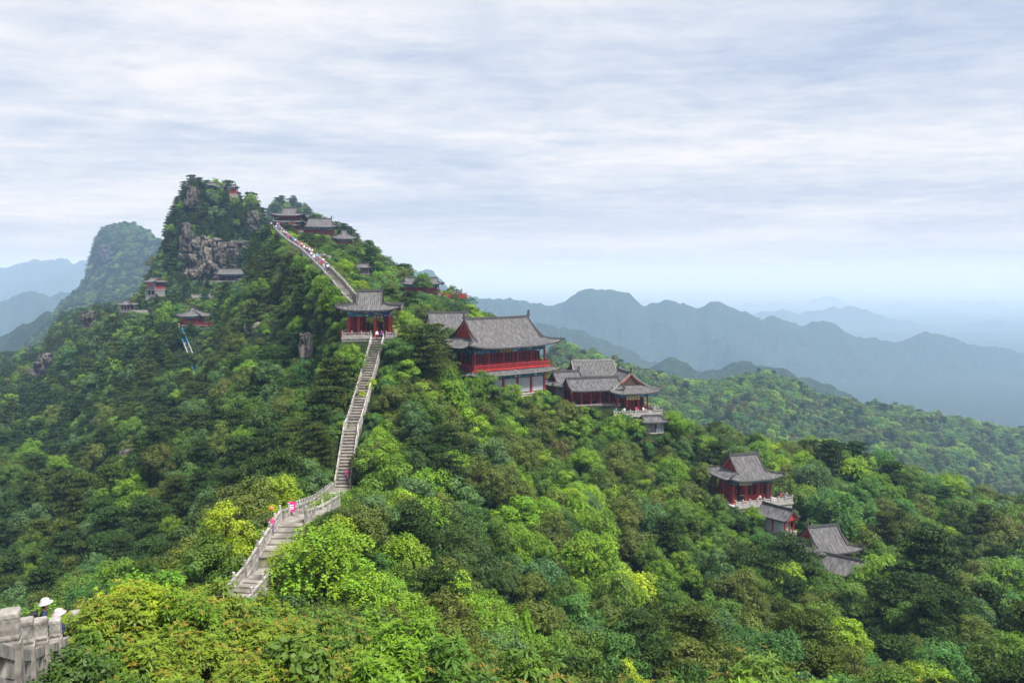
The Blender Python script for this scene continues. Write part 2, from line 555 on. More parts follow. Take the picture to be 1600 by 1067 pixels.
# ------------------------------------------------------------------ the lie of the land
# for bearings across the view: distance and the row where the canopy stands there
COLS = {
 -250: [(8,1420),(20,1180),(40,1100),(80,1010),(130,940),(200,800),(300,690),(420,630),(540,600),(660,600),(800,680)],
 0:    [(8,1420),(20,1140),(40,1070),(80,985),(130,895),(200,740),(300,640),(400,592),(500,568),(600,575),(800,660)],
 60:   [(8,1420),(20,1120),(40,1060),(80,970),(120,890),(190,750),(280,640),(370,580),(470,540),(570,522),(660,525),(850,640)],
 100:  [(8,1420),(20,1090),(40,1040),(80,950),(120,880),(180,760),(250,650),(340,565),(450,515),(560,490),(650,472),(760,490),(1000,620)],
 140:  [(8,1420),(20,1050),(40,1010),(75,940),(115,865),(170,755),(240,635),(320,550),(400,505),(520,480),(640,455),(700,432),(760,450),(1000,600)],
 156:  [(8,1420),(20,1040),(40,1005),(75,935),(113,862),(168,752),(238,628),(310,545),(380,500),(480,480),(620,455),(690,415),(716,366),(770,374),(900,480),(1050,600)],
 200:  [(8,1420),(20,990),(35,975),(70,925),(110,850),(160,740),(230,612),(300,525),(350,483),(400,482),(470,485),(580,450),(680,405),(712,352),(775,350),(900,450),(1050,600)],
 250:  [(8,1420),(22,930),(40,960),(80,885),(110,820),(160,700),(220,598),(280,518),(330,472),(365,446),(388,410),(420,412),(500,450),(640,420),(715,372),(775,370),(900,470),(1050,600)],
 280:  [(8,1420),(22,915),(42,960),(80,870),(110,800),(160,690),(220,588),(270,518),(310,488),(350,455),(380,420),(392,345),(410,325),(440,360),(540,440),(700,400),(760,400),(900,500)],
 305:  [(8,1420),(24,910),(44,955),(70,870),(100,800),(145,705),(190,615),(230,555),(270,505),(310,480),(350,450),(382,428),(392,330),(402,288),(425,290),(460,340),(600,460),(900,560)],
 335:  [(8,1420),(25,910),(45,950),(62,900),(90,830),(130,730),(170,640),(215,560),(265,500),(310,470),(350,442),(382,430),(392,350),(404,286),(428,283),(460,330),(600,450),(900,560)],
 370:  [(8,1420),(25,925),(45,935),(62,870),(90,800),(120,720),(150,640),(185,570),(220,510),(260,460),(300,438),(350,432),(384,425),(394,380),(408,305),(430,296),(460,330),(600,450),(900,560)],
 400:  [(8,1420),(25,930),(40,935),(52,930),(64,830),(84,800),(110,740),(140,650),(170,570),(200,500),(230,450),(260,412),(285,385),(305,388),(340,402),(394,388),(412,325),(430,308),(470,330),(600,450),(900,560)],
 430:  [(8,1420),(25,945),(40,940),(52,915),(62,815),(84,795),(108,750),(140,640),(168,568),(195,498),(222,450),(250,408),(275,376),(298,358),(320,368),(380,385),(430,330),(470,308),(520,320),(650,440),(900,560)],
 465:  [(8,1420),(25,960),(45,930),(62,812),(84,790),(106,755),(140,630),(165,562),(190,490),(215,440),(240,402),(270,374),(300,352),(318,346),(350,365),(430,335),(480,318),(530,335),(650,450),(900,570)],
 500:  [(8,1420),(25,975),(45,930),(62,840),(82,805),(104,765),(125,670),(145,590),(165,520),(185,455),(205,408),(240,388),(275,370),(310,352),(335,347),(380,366),(440,346),(480,340),(540,375),(700,500),(900,580)],
 550:  [(8,1420),(25,995),(45,940),(70,865),(104,770),(116,668),(134,575),(150,485),(170,445),(200,418),(240,402),(290,386),(330,376),(365,370),(410,378),(520,450),(800,560)],
 600:  [(8,1420),(28,1010),(45,950),(70,880),(95,780),(115,680),(134,560),(150,505),(170,475),(200,458),(240,440),(290,417),(335,404),(390,412),(500,480),(800,580)],
 650:  [(8,1420),(28,1020),(50,965),(70,890),(95,780),(115,680),(130,590),(145,535),(160,505),(190,478),(230,458),(270,442),(305,437),(350,450),(500,530),(800,600)],
 700:  [(8,1420),(30,1045),(50,980),(70,910),(95,790),(115,690),(130,632),(145,585),(160,535),(190,502),(230,477),(270,462),(305,468),(400,530),(800,640)],
 750:  [(8,1420),(35,1065),(55,990),(75,920),(100,790),(120,702),(140,640),(155,600),(175,540),(200,508),(240,490),(280,490),(330,530),(450,600),(800,660)],
 800:  [(8,1420),(40,1080),(60,1000),(80,910),(105,790),(125,710),(145,652),(160,615),(180,572),(210,545),(250,535),(290,545),(330,560),(420,600),(800,690)],
 870:  [(8,1420),(45,1080),(65,1000),(85,910),(110,800),(130,722),(150,662),(165,628),(185,602),(210,595),(260,620),(300,575),(345,538),(385,545),(470,610),(800,700)],
 950:  [(8,1420),(50,1075),(70,1000),(90,910),(115,800),(135,730),(155,672),(170,648),(185,633),(210,640),(260,655),(310,602),(360,563),(400,568),(500,640),(800,710)],
 1030: [(8,1420),(52,1075),(72,1000),(92,920),(115,820),(135,750),(155,692),(170,668),(190,652),(210,656),(260,672),(320,617),(370,588),(410,596),(520,680),(800,720)],
 1100: [(8,1420),(55,1072),(75,1000),(95,920),(118,832),(138,762),(155,708),(175,682),(195,672),(215,684),(270,695),(330,632),(385,600),(425,606),(540,690),(800,730)],
 1200: [(8,1420),(58,1072),(78,1000),(98,922),(120,852),(136,802),(150,762),(170,712),(195,688),(220,700),(280,715),(340,645),(400,597),(440,606),(550,695),(800,740)],
 1300: [(8,1420),(60,1072),(80,1000),(100,932),(120,880),(140,805),(160,742),(185,706),(210,702),(235,718),(290,735),(350,682),(410,636),(450,645),(560,725),(800,750)],
 1400: [(8,1420),(64,1072),(84,992),(105,912),(130,842),(150,782),(175,737),(200,724),(225,738),(290,755),(350,692),(420,648),(460,657),(560,735),(800,760)],
 1500: [(8,1420),(66,1070),(88,990),(110,912),(135,842),(160,787),(185,764),(210,772),(290,785),(350,722),(430,668),(470,678),(570,745),(800,770)],
 1600: [(8,1420),(68,1070),(92,985),(115,912),(140,847),(165,802),(190,782),(215,792),(290,800),(360,742),(440,685),(480,697),(580,765),(800,780)],
 1850: [(8,1420),(70,1070),(95,985),(120,925),(145,880),(170,850),(195,840),(220,850),(290,855),(360,800),(450,730),(490,740),(600,800),(800,800)],
}


def pchip(x, y, q):
    x = np.asarray(x, float); y = np.asarray(y, float)
    h = np.diff(x); d = np.diff(y) / h
    m = np.zeros_like(y)
    same = d[:-1] * d[1:] > 0
    w1 = 2 * h[1:] + h[:-1]; w2 = h[1:] + 2 * h[:-1]
    with np.errstate(all='ignore'):
        hm = (w1 + w2) / (w1 / d[:-1] + w2 / d[1:])
    m[1:-1] = np.where(same, hm, 0.0)
    m[0], m[-1] = d[0], d[-1]
    q = np.clip(q, x[0], x[-1])
    i = np.clip(np.searchsorted(x, q) - 1, 0, len(x) - 2)
    t = (q - x[i]) / h[i]
    return ((1 + 2 * t) * (1 - t) ** 2 * y[i] + t * (1 - t) ** 2 * h[i] * m[i] + t * t * (3 - 2 * t) * y[i + 1] + t * t * (t - 1) * h[i] * m[i + 1])


A0, A1, NA = -1.05, 1.05, 421
L0, L1, NLY = math.log(4.0), math.log(2300.0), 500
ga = np.linspace(A0, A1, NA)
gl = np.linspace(L0, L1, NLY)
gY = np.exp(gl)
cu = sorted(COLS)
tabs = []
for u in cu:
    pts = [(q[0] * (2.05 if u >= 870 and q[0] > 255 else 2.2 if u <= 280 and q[0] > 450 else 1.5 if 430 <= u <= 500 and q[0] >= 420 else 1.0), q[1] - ((15 if u >= 1150 else 3) if u >= 870 and 290 < q[0] < 480 else 0)) for q in COLS[u]]
    pts = [q for q in pts if q[0] < 2200]
    Ys = [3.0] + [p[0] for p in pts] + [2400.0]
    Zs = [-4.6] + [P(800, p[1], p[0]).z for p in pts] + [-420.0]
    tabs.append(pchip(Ys, Zs, gY))
tabs = np.array(tabs)
ca = np.array([(u - 800.0) / F for u in cu])
ZC = np.empty((NA, NLY))
for j in range(NLY):
    ZC[:, j] = pchip(ca, tabs[:, j], ga)


def blur(Z, n):
    for _ in range(n):
        Zp = np.pad(Z, 1, mode='edge')
        Z = (Zp[:-2, 1:-1] + Zp[2:, 1:-1] + Zp[1:-1, :-2] + Zp[1:-1, 2:] + 2 * Zp[1:-1, 1:-1]) / 6.0
    return Z


ZC = blur(ZC, 3)


def sample(G, x, y):
    x = np.asarray(x, float); y = np.asarray(y, float)
    a = np.clip((x / y - A0) / (A1 - A0) * (NA - 1), 0, NA - 1.001)
    l = np.clip((np.log(np.maximum(y, 4.0)) - L0) / (L1 - L0) * (NLY - 1), 0, NLY - 1.001)
    i = a.astype(int); j = l.astype(int)
    fa = a - i; fl = l - j
    return G[i, j] * (1 - fa) * (1 - fl) + G[i + 1, j] * fa * (1 - fl) + G[i, j + 1] * (1 - fa) * fl + G[i + 1, j + 1] * fa * fl


def vnoise(x, y, s, seed=0):
    """smooth value noise, vectorised"""
    x = np.asarray(x, float) * s + seed * 17.13; y = np.asarray(y, float) * s - seed * 9.71
    xi = np.floor(x).astype(np.int64); yi = np.floor(y).astype(np.int64)
    fx = x - xi; fy = y - yi
    fx = fx * fx * (3 - 2 * fx); fy = fy * fy * (3 - 2 * fy)

    def h(a, b):
        n = (a * 374761393 + b * 668265263 + seed * 1442695041) & 0x7fffffff
        n = ((n ^ (n >> 13)) * 1274126177) & 0x7fffffff
        return ((n ^ (n >> 16)) & 0xffff) / 65535.0
    return (h(xi, yi) * (1 - fx) + h(xi + 1, yi) * fx) * (1 - fy) + (h(xi, yi + 1) * (1 - fx) + h(xi + 1, yi + 1) * fx) * fy


def fbm(x, y, s, o=4, seed=0, g=0.5):
    r = 0; a = 1; t = 0
    for k in range(o):
        r = r + a * vnoise(x, y, s * 2 ** k, seed + k); t += a; a *= g
    return r / t


# the stair line on the ridge: points of the tread level
STAIR = [P(352, 968, 49.0), P(405, 905, 53.5), P(425, 872, 55.6), P(458, 815, 62.0), P(484, 806, 65.0), P(505, 793, 80), P(531, 768, 103.0), P(535, 763, 105.0),
         P(549, 671, 115.0), P(553, 662, 117.0), P(578, 577, 129.0), P(590, 533, 134.3), P(584, 520, 139.0)]
UPPER = [P(560, 480, 146.0), P(543, 463, 152.0), P(527, 443, 166.0), P(513, 428, 178.0), P(498, 413, 196.0), P(488, 403, 207.0), P(478, 394, 220.0), P(456, 380, 252.0), P(441, 367, 282.0), P(432, 357, 302.0), P(425, 355, 306.0)]
FRONT = [Vector((-5.2, 7.0, -4.3)), Vector((-7.5, 12.0, -6.6)), Vector((-9.7, 16.5, -8.6)), Vector((-12.2, 21.0, -10.4)), Vector((-14.5, 34.0, -14.9)), STAIR[0] + Vector((0, 0, 0))]


def path_dist(x, y, path):
    """distance to a polyline in plan and its height at the nearest point"""
    best = np.full(np.shape(x), 1e9); bz = np.zeros(np.shape(x))
    for p, q in zip(path[:-1], path[1:]):
        dx, dy = q.x - p.x, q.y - p.y
        t = np.clip(((x - p.x) * dx + (y - p.y) * dy) / (dx * dx + dy * dy + 1e-9), 0, 1)
        d = np.hypot(x - p.x - t * dx, y - p.y - t * dy)
        z = p.z + t * (q.z - p.z)
        m = d < best
        best = np.where(m, d, best); bz = np.where(m, z, bz)
    return best, bz


PADS = []     # (x, y, z, half length, half depth, yaw): level ground under buildings


def pad_dist(x, y, pad):
    px, py, pz, a, b, yaw = pad
    c, s = math.cos(yaw), math.sin(yaw)
    lx = (x - px) * c + (y - py) * s
    ly = -(x - px) * s + (y - py) * c
    return np.hypot(np.maximum(np.abs(lx) - a, 0), np.maximum(np.abs(ly) - b, 0))


def smooth(e0, e1, t):
    t = np.clip((t - e0) / (e1 - e0), 0, 1)
    return t * t * (3 - 2 * t)


def canopy_height(x, y):
    return 2.6 + 2.6 * smooth(22, 75, y) + 1.2 * smooth(200, 420, y)


def ground(x, y):
    x = np.asarray(x, float); y = np.asarray(y, float)
    z = sample(ZC, x, y) - canopy_height(x, y)
    z = z + (fbm(x, y, 0.055, 4, 3) - 0.5) * 4.5 * smooth(30, 120, y)
    # gullies and spurs running down the flanks
    lf = smooth(-0.30, -0.42, x / y) * smooth(85, 150, y) * (1 - smooth(420, 520, y))
    g1 = np.abs(fbm(x * 0.30 + y * 0.35, y * 1.0 - x * 0.25, 0.030, 3, 71) - 0.5) * 2
    z = z + lf * (g1 - 0.32) * 20.0
    rf_ = smooth(0.02, 0.14, x / y) * smooth(60, 100, y) * (1 - smooth(150, 180, y))
    g2 = np.abs(fbm(x * 1.0, y * 0.4, 0.035, 3, 77) - 0.5) * 2
    z = z + rf_ * (g2 - 0.32) * 9.0
    for path, w0, w1, dz in ((STAIR, 2.0, 8.0, 1.0), (UPPER, 2.0, 6.0, 0.75), (FRONT, 1.5, 6.0, 0.6)):
        d, pz = path_dist(x, y, path)
        k = 1 - smooth(w0, w1, d)
        z = z * (1 - k) + (pz - dz) * k
    for pad in PADS:
        d = pad_dist(x, y, pad)
        k = 1 - smooth(0.3, 6.5, d)
        z = z * (1 - k) + pad[2] * k
    return z


# ------------------------------------------------------------------ where the buildings stand (base point, size, turn)
SITE = {}


def site(key, u, v, Y, a, b, yaw, drop=0.0):
    p = P(u, v, Y)
    SITE[key] = (p, yaw)
    PADS.append((p.x, p.y, p.z - drop, a, b, yaw))


site('gate', 579, 526, 139.0, 4.6, 3.4, R(5), 0.5)
site('hall', 777, 612, 163.0, 9.0, 5.5, R(36), 0.6)
site('hall_back', 700, 545, 178.0, 6.0, 4.0, R(12), 0.3)
site('court', 975, 640, 172.0, 4.6, 6.0, R(14), 1.4)
site('court_wing', 925, 629, 168.0, 5.5, 2.4, R(16), 0.6)
site('court_far', 925, 612, 186.0, 6.0, 4.0, R(8), 0.3)
site('court_left', 884, 622, 171.0, 3.6, 3.0, R(20), 0.3)
site('kiosk', 1018, 674, 160.0, 2.2, 1.6, R(10), 0.2)
site('right_pav', 1160, 778, 146.0, 4.8, 4.0, R(17), 1.0)
site('gable_hut', 1214, 826, 138.0, 1.8, 3.2, R(38), 0.4)
site('low_roof', 1283, 876, 133.0, 4.0, 3.2, R(14), 0.4)
site('low_roof_b', 1316, 908, 127.0, 2.4, 3.6, R(52), 0.4)
site('top_pav', 454, 360, 309.0, 4.0, 3.4, R(4), 0.4)
site('top_hall', 496, 370, 316.0, 6.2, 4.0, R(18), 0.4)
site('mid_pav', 538, 387, 296.0, 4.0, 3.2, R(16), 0.4)
site('gallery', 658, 459, 262.0, 6.0, 2.6, R(14), 0.4)
site('cliff_pav', 303, 507, 292.0, 3.4, 3.0, R(-8), 0.4)
site('two_storey', 243, 461, 352.0, 3.0, 2.8, R(-24), 0.4)
site('white_pav', 199, 484, 346.0, 3.2, 2.2, R(-6), 0.4)
site('cliff_gallery', 362, 440, 372.0, 6.5, 2.2, R(6), 0.4)
site('lookout', 497, 407, 211.0, 2.4, 1.6, R(0), 0.4)
site('stone_post', 567, 428, 236.0, 2.0, 1.6, R(10), 0.4)


# ------------------------------------------------------------------ the ground as one sheet
def land():
    """near mountain, wooded hills and valley floor in one sheet that reaches the horizon"""
    az = np.concatenate([np.linspace(-2.2, -0.76, 40)[:-1], np.linspace(-0.76, 0.76, 620), np.linspace(0.76, 2.2, 40)[1:]])
    ys = np.concatenate([np.exp(np.linspace(math.log(3.0), math.log(1200.0), 540)), np.exp(np.linspace(math.log(1200.0), math.log(40000.0), 420))[1:]])
    AZ, YY = np.meshgrid(az, ys, indexing='ij')
    X = AZ * YY
    Z = land_height(X, YY, AZ)
    V = np.stack([X, YY, Z], -1).reshape(-1, 3)
    na, ny = len(az), len(ys)
    i, j = np.meshgrid(np.arange(na - 1), np.arange(ny - 1), indexing='ij')
    b = (i * ny + j).ravel()
    Fq = np.stack([b, b + ny, b + ny + 1, b + 1], -1)
    me = np_mesh('terrain', V, Fq, [M['ground'], M['hill']], True)
    far = (YY[:-1, :-1] > 430).ravel().astype(np.int32)
    me.polygons.foreach_set('material_index', far)
    o = link('terrain', me)
    tag(o, 'steep wooded mountain ridge falling to hazy valleys and hills', 'mountain', kind='structure')
    return o


# far ridges: distance, crest rows across the view, steepness
RIDGES = [
 (980, [(700,640),(860,600),(940,585),(1005,566),(1045,552),(1080,566),(1115,570),(1150,561),(1195,572),(1240,575),(1290,590),(1350,617),(1420,655),(1500,700),(1700,760)], 0.60),
 (1450, [(600,520),(700,500),(800,498),(870,502),(930,520),(1000,545),(1080,570),(1200,600),(1400,640),(1700,680)], 0.5),
 (2100, [(560,470),(640,425),(668,428),(692,437),(722,460),(800,463),(860,468),(900,455),(940,447),(972,452),(1005,465),(1050,470),(1088,476),(1112,467),(1150,481),(1200,493),(1250,501),(1300,510),(1342,517),(1400,526),(1440,518),(1482,530),(1550,546),(1620,552),(1900,570)], 0.55),
 (4300, [(900,520),(1100,500),(1200,492),(1290,480),(1340,475),(1395,489),(1450,500),(1500,506),(1560,500),(1620,505),(1900,512)], 0.45),
 (7000, [(1000,480),(1200,472),(1400,470),(1600,473),(1900,470)], 0.45),
 (860, [(-300,600),(-60,540),(0,522),(40,502),(82,488),(112,492),(150,520),(220,570),(300,640)], 0.6),
 (1900, [(-300,490),(0,473),(40,462),(75,458),(115,463),(160,470),(260,500),(400,540)], 0.5),
 (3600, [(-400,430),(-100,425),(0,416),(50,407),(105,402),(150,405),(220,420),(400,440),(640,470)], 0.45),
]


def land_height(X, Y, AZ):
    near = ground(np.clip(X, -1.04 * Y, 1.04 * Y), np.minimum(Y, 2290.0))
    valley = -420 + 40 * (fbm(X, Y, 0.0012, 4, 9) - 0.5) - 12 * np.log(np.maximum(Y, 1000) / 1000)
    k = smooth(1500, 2250, Y)
    z = near * (1 - k) + valley * k
    U = 800 + F * AZ
    for i, (Yr, crest, sl) in enumerate(RIDGES):
        Yr = Yr * 1.65
        us = [c[0] for c in crest]; vs_ = [c[1] for c in crest]
        v = pchip(us, vs_, U)
        edge = smooth(us[0] - 250, us[0], U) * (1 - smooth(us[-1], us[-1] + 250, U))
        zc = (430 - v) / F * Yr
        wob = (fbm(X, Y * 0 + i * 50, 2.2 / Yr, 3, 20 + i) - 0.5) * 0.16 * Yr
        dy = Y - Yr - wob
        gul = (fbm(X, Y, 11.0 / Yr, 6, 30 + i, 0.55) - 0.5)
        fall = sl * np.abs(dy) * (1.0 + 1.5 * gul) + 0.0
        fall = np.maximum(fall, 0) + 0.02 * Yr * np.minimum(np.abs(dy) / (0.12 * Yr), 1) * (gul + 0.5)
        tree = (fbm(X, Y, 30.0 / Yr, 4, 40, 0.6) - 0.5) * 0.026 * Yr
        zr = zc - fall - (1 - edge) * 0.12 * Yr + tree - 2.5
        # where the ridge stands farther than its bearing distance keep its true place
        z = np.maximum(z, np.where(np.abs(dy) < 0.75 * Yr, zr, -1e4))
    return z


# ------------------------------------------------------------------ plants
def unit(v):
    return v / np.maximum(np.linalg.norm(v, axis=-1, keepdims=True), 1e-9)


def leaf_mesh(name, pos, nrm, length, width, var, material, fold=0.0, tang=None, kinds=4):
    """leaf blades: rhombic faces at pos, facing nrm"""
    n = len(pos)
    nrm = unit(nrm)
    if tang is None:
        tang = rng.normal(size=(n, 3))
    t = unit(tang - nrm * np.sum(tang * nrm, -1, keepdims=True))
    b = np.cross(nrm, t)
    L = (np.asarray(length) * np.ones(n))[:, None]
    W = (np.asarray(width) * np.ones(n))[:, None]
    p0 = pos - t * L * 0.5
    p1 = pos + b * W * 0.5 + t * L * 0.05 - nrm * L * fold * 0.3
    p2 = pos + t * L * 0.5 - nrm * L * fold
    p3 = pos - b * W * 0.5 + t * L * 0.05 - nrm * L * fold * 0.3
    V = np.stack([p0, p1, p2, p3], 1).reshape(-1, 3)
    base = np.arange(n)[:, None] * 4
    if fold:
        Fq = np.concatenate([base + np.array([[0, 1, 2]]), base + np.array([[0, 2, 3]])], 1).reshape(-1, 3)
    else:
        Fq = base + np.array([[0, 1, 2, 3]])
    me = np_mesh(name, V, Fq, material)
    at = me.attributes.new('leafvar', 'FLOAT_COLOR', 'POINT')
    c = np.ones((n, 4), np.float32)
    c[:, :3] = var
    at.data.foreach_set('color', np.repeat(c, 4, axis=0).ravel())
    return me


def sphere_dirs(n, up=0.0):
    d = unit(rng.normal(size=(n, 3)))
    d[:, 2] += up
    return unit(d)


def limb_mesh(name, h, r, crown_pts, sink=6.0, lean=0.0):
    b = MB()
    top = Vector((lean, lean * 0.4, h))
    b.tube([(0, 0, -sink), (0, 0, 0), (lean * 0.3, lean * 0.1, h * 0.45), (lean * 0.8, lean * 0.3, h * 0.8), top], [r * 1.25, r, r * 0.75, r * 0.5, r * 0.15], 7)
    for c in crown_pts:
        c = Vector(c)
        z0 = max(0.15 * h, min(h * 0.85, c.z - 0.35 * Vector((c.x, c.y)).length - 0.3))
        s = Vector((lean * 0.7 * z0 / h, lean * 0.25 * z0 / h, z0))
        mid = (s + c) * 0.5 + Vector((0, 0, 0.12 * (c - s).length))
        b.tube([s, mid, c], [r * 0.42, r * 0.28, r * 0.10], 5)
    return b.mesh(name, M['bark'], True)


def broad(name, rad=3.0, height=6.5, clumps=90, per=120, leaf=0.20, cr=0.70, flat=0.85, squash=0.8, up=0.30, lobes=5, width=0.6):
    """broadleaf crown: a few uneven limbs' worth of foliage, each built of domed sprays of leaves"""
    pos, nrm, var, ends = [], [], [], []
    cen, lr = [], []
    for l in range(lobes):
        a = l * 2.39996 + rng.normal() * 0.5
        f = 0.0 if l == 0 else 1.0
        rr = rad * (0.46 + 0.16 * rng.random())
        o = rad * f * (0.42 + 0.20 * rng.random())
        zt = height - rr * squash - (0.0 if l == 0 else height * (0.10 + 0.30 * rng.random()))
        cen.append(np.array([o * math.cos(a), o * math.sin(a), zt])); lr.append(rr)
    w = np.array(lr) ** 2
    pick = rng.choice(lobes, clumps, p=w / w.sum())
    for k in range(clumps):
        c0, r0 = cen[pick[k]], lr[pick[k]]
        d = sphere_dirs(1, 0.22)[0]
        bump_ = 0.85 + 0.35 * mnoise.noise(Vector(d) * 2.0 + Vector((rad, pick[k] * 3.3, height)))
        C = c0 + d * np.array([1, 1, squash]) * r0 * (0.55 + 0.45 * rng.random() ** 0.5) * bump_
        C[2] = max(C[2], height * 0.16)
        size = cr * (0.55 + 0.75 * rng.random())
        m = int(per * (size / cr) ** 1.5)
        dd = sphere_dirs(m, up)
        sh = (0.45 + 0.6 * rng.random(m) ** 0.5)[:, None] * size
        p = C + dd * sh * np.array([1, 1, flat])
        out = unit(C - c0 + np.array([0, 0, 0.3]))
        n = unit(dd * 1.0 + out * 0.5 + np.array([0, 0, 0.25]) + rng.normal(size=(m, 3)) * 0.45)
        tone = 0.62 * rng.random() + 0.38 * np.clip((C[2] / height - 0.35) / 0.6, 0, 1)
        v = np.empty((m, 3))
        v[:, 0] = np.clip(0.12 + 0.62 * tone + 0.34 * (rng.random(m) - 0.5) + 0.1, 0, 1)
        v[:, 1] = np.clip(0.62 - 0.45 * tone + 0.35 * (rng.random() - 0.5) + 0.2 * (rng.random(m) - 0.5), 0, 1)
        v[:, 2] = 0
        pos.append(p); nrm.append(n); var.append(v)
        if k % 9 == 0: ends.append(C)
    pos, nrm, var = np.concatenate(pos), np.concatenate(nrm), np.concatenate(var)
    L = leaf * (0.65 + 0.7 * rng.random(len(pos)))
    crown = leaf_mesh(name + '_crown', pos, nrm, L, L * width, var, M['leaf'], 0.14)
    trunk = limb_mesh(name + '_trunk', height * 0.82, 0.055 * height / 2, ends[:10])
    return crown, trunk, rad, height


def tiered(name, rad=3.2, height=6.5, pads=44, per=120, leaf=0.30, pr=1.15, spread=0.30):
    """layered maple-like tree: flat fan-shaped sprays, tips drooping"""
    pos, nrm, var, ends = [], [], [], []
    for k in range(pads):
        f = (k + rng.random()) / pads
        z = height * (0.28 + 0.70 * f)
        rmax = rad * math.sqrt(max(0.05, 1 - ((f - 0.30) / 0.78) ** 2))
        ang = k * 2.39996 + rng.normal() * 0.3
        r0 = rmax * (0.35 + 0.6 * rng.random() ** 0.6)
        c = np.array([r0 * math.cos(ang), r0 * math.sin(ang), z])
        s = pr * (0.7 + 0.6 * rng.random())
        m = int(per * s / pr)
        # star-like fan: several fingers
        nf = 5 + int(rng.integers(0, 3))
        fa = ang + (rng.integers(0, nf, m) - (nf - 1) / 2) * (2 * math.pi / nf) + rng.normal(size=m) * 0.17
        q = rng.random(m) ** 0.62
        x = c[0] + s * q * np.cos(fa)
        y = c[1] + s * q * np.sin(fa)
        zz = z + 0.12 * s * rng.normal(size=m) - spread * s * q ** 2 + 0.22 * s * (1 - q)
        p = np.stack([x, y, zz], -1)
        n = np.stack([np.cos(fa) * 0.45 * q, np.sin(fa) * 0.45 * q, np.ones(m)], -1) + rng.normal(size=(m, 3)) * 0.28
        v = np.empty((m, 3))
        tone = rng.random()
        v[:, 0] = np.clip(0.30 + 0.4 * tone + 0.35 * (rng.random(m) - 0.5), 0, 1)
        v[:, 1] = np.clip(0.5 + 0.5 * (rng.random() - 0.5) + 0.25 * (rng.random(m) - 0.5), 0, 1)
        v[:, 2] = 0
        pos.append(p); nrm.append(n); var.append(v)
        if k % 4 == 0: ends.append(c)
    pos, nrm, var = np.concatenate(pos), np.concatenate(nrm), np.concatenate(var)
    L = leaf * (0.7 + 0.6 * rng.random(len(pos)))
    crown = leaf_mesh(name + '_crown', pos, nrm, L, L * 0.7, var, M['leaf'], 0.18)
    trunk = limb_mesh(name + '_trunk', height * 0.9, 0.16, ends, lean=0.3)
    return crown, trunk, rad, height


def pine(name, rad=3.0, height=7.0, layers=8, per=110, flat_top=0.3, needle=0.36):
    """mountain pine: level plates of needle tufts on wide branches, gaps between the plates"""
    pos, nrm, tan, var, ends = [], [], [], [], []
    for l in range(layers):
        f = l / (layers - 1)
        z = height * (0.22 + 0.74 * f)
        rl = rad * (1.0 - (1 - flat_top) * f ** 1.35) * (0.85 + 0.3 * rng.random())
        nb = max(3, int(6 - 3 * f))
        off = rng.random() * 6.28
        for b in range(nb):
            ang = off + b * 2 * math.pi / nb + rng.normal() * 0.25
            bl = rl * (0.75 + 0.4 * rng.random())
            nsub = 4 if f < 0.7 else 3
            for q in range(nsub):
                g = (q + 0.8) / nsub
                pa = ang + rng.normal() * 0.30 * (1.2 - g)
                c = np.array([bl * g * math.cos(pa), bl * g * math.sin(pa), z + 0.10 * bl * g + rng.normal() * 0.12])
                s = (0.55 + 0.42 * rng.random()) * (0.8 + 0.12 * rad)
                m = int(per * s * 0.5)
                rr = s * np.sqrt(rng.random(m)); aa = rng.random(m) * 6.283
                p = c + np.stack([rr * np.cos(aa), rr * np.sin(aa), 0.16 * s * (1 - (rr / s) ** 2) + 0.05 * rng.normal(size=m)], -1)
                d = np.stack([np.cos(aa) * rr / s * 0.9, np.sin(aa) * rr / s * 0.9, 0.75 * np.ones(m)], -1) + rng.normal(size=(m, 3)) * 0.30
                tone = rng.random()
                v = np.empty((m, 3))
                v[:, 0] = np.clip(0.28 + 0.42 * tone + 0.35 * (rng.random(m) - 0.5), 0, 1)
                v[:, 1] = np.clip(0.5 + 0.4 * (rng.random() - 0.5), 0, 1)
                v[:, 2] = 0
                pos.append(p); tan.append(d); var.append(v)
                if q == nsub - 1: ends.append(c)
    pos, tan, var = np.concatenate(pos), unit(np.concatenate(tan)), np.concatenate(var)
    n = len(pos)
    # three crossing blades per tuft
    P3 = np.repeat(pos, 3, 0); T3 = unit(np.repeat(tan, 3, 0) + rng.normal(size=(3 * n, 3)) * 0.38); V3 = np.repeat(var, 3, 0)
    N3 = unit(rng.normal(size=(3 * n, 3)) + np.array([0, 0, 0.9]))
    L = needle * (0.7 + 0.6 * rng.random(3 * n))
    crown = leaf_mesh(name + '_crown', P3 + T3 * (L * 0.3)[:, None], N3, L, L * 0.33, V3, M['needle'], 0.0, T3)
    trunk = limb_mesh(name + '_trunk', height * 0.95, 0.17, ends[::2], lean=rng.normal() * 0.25)
    return crown, trunk, rad, height


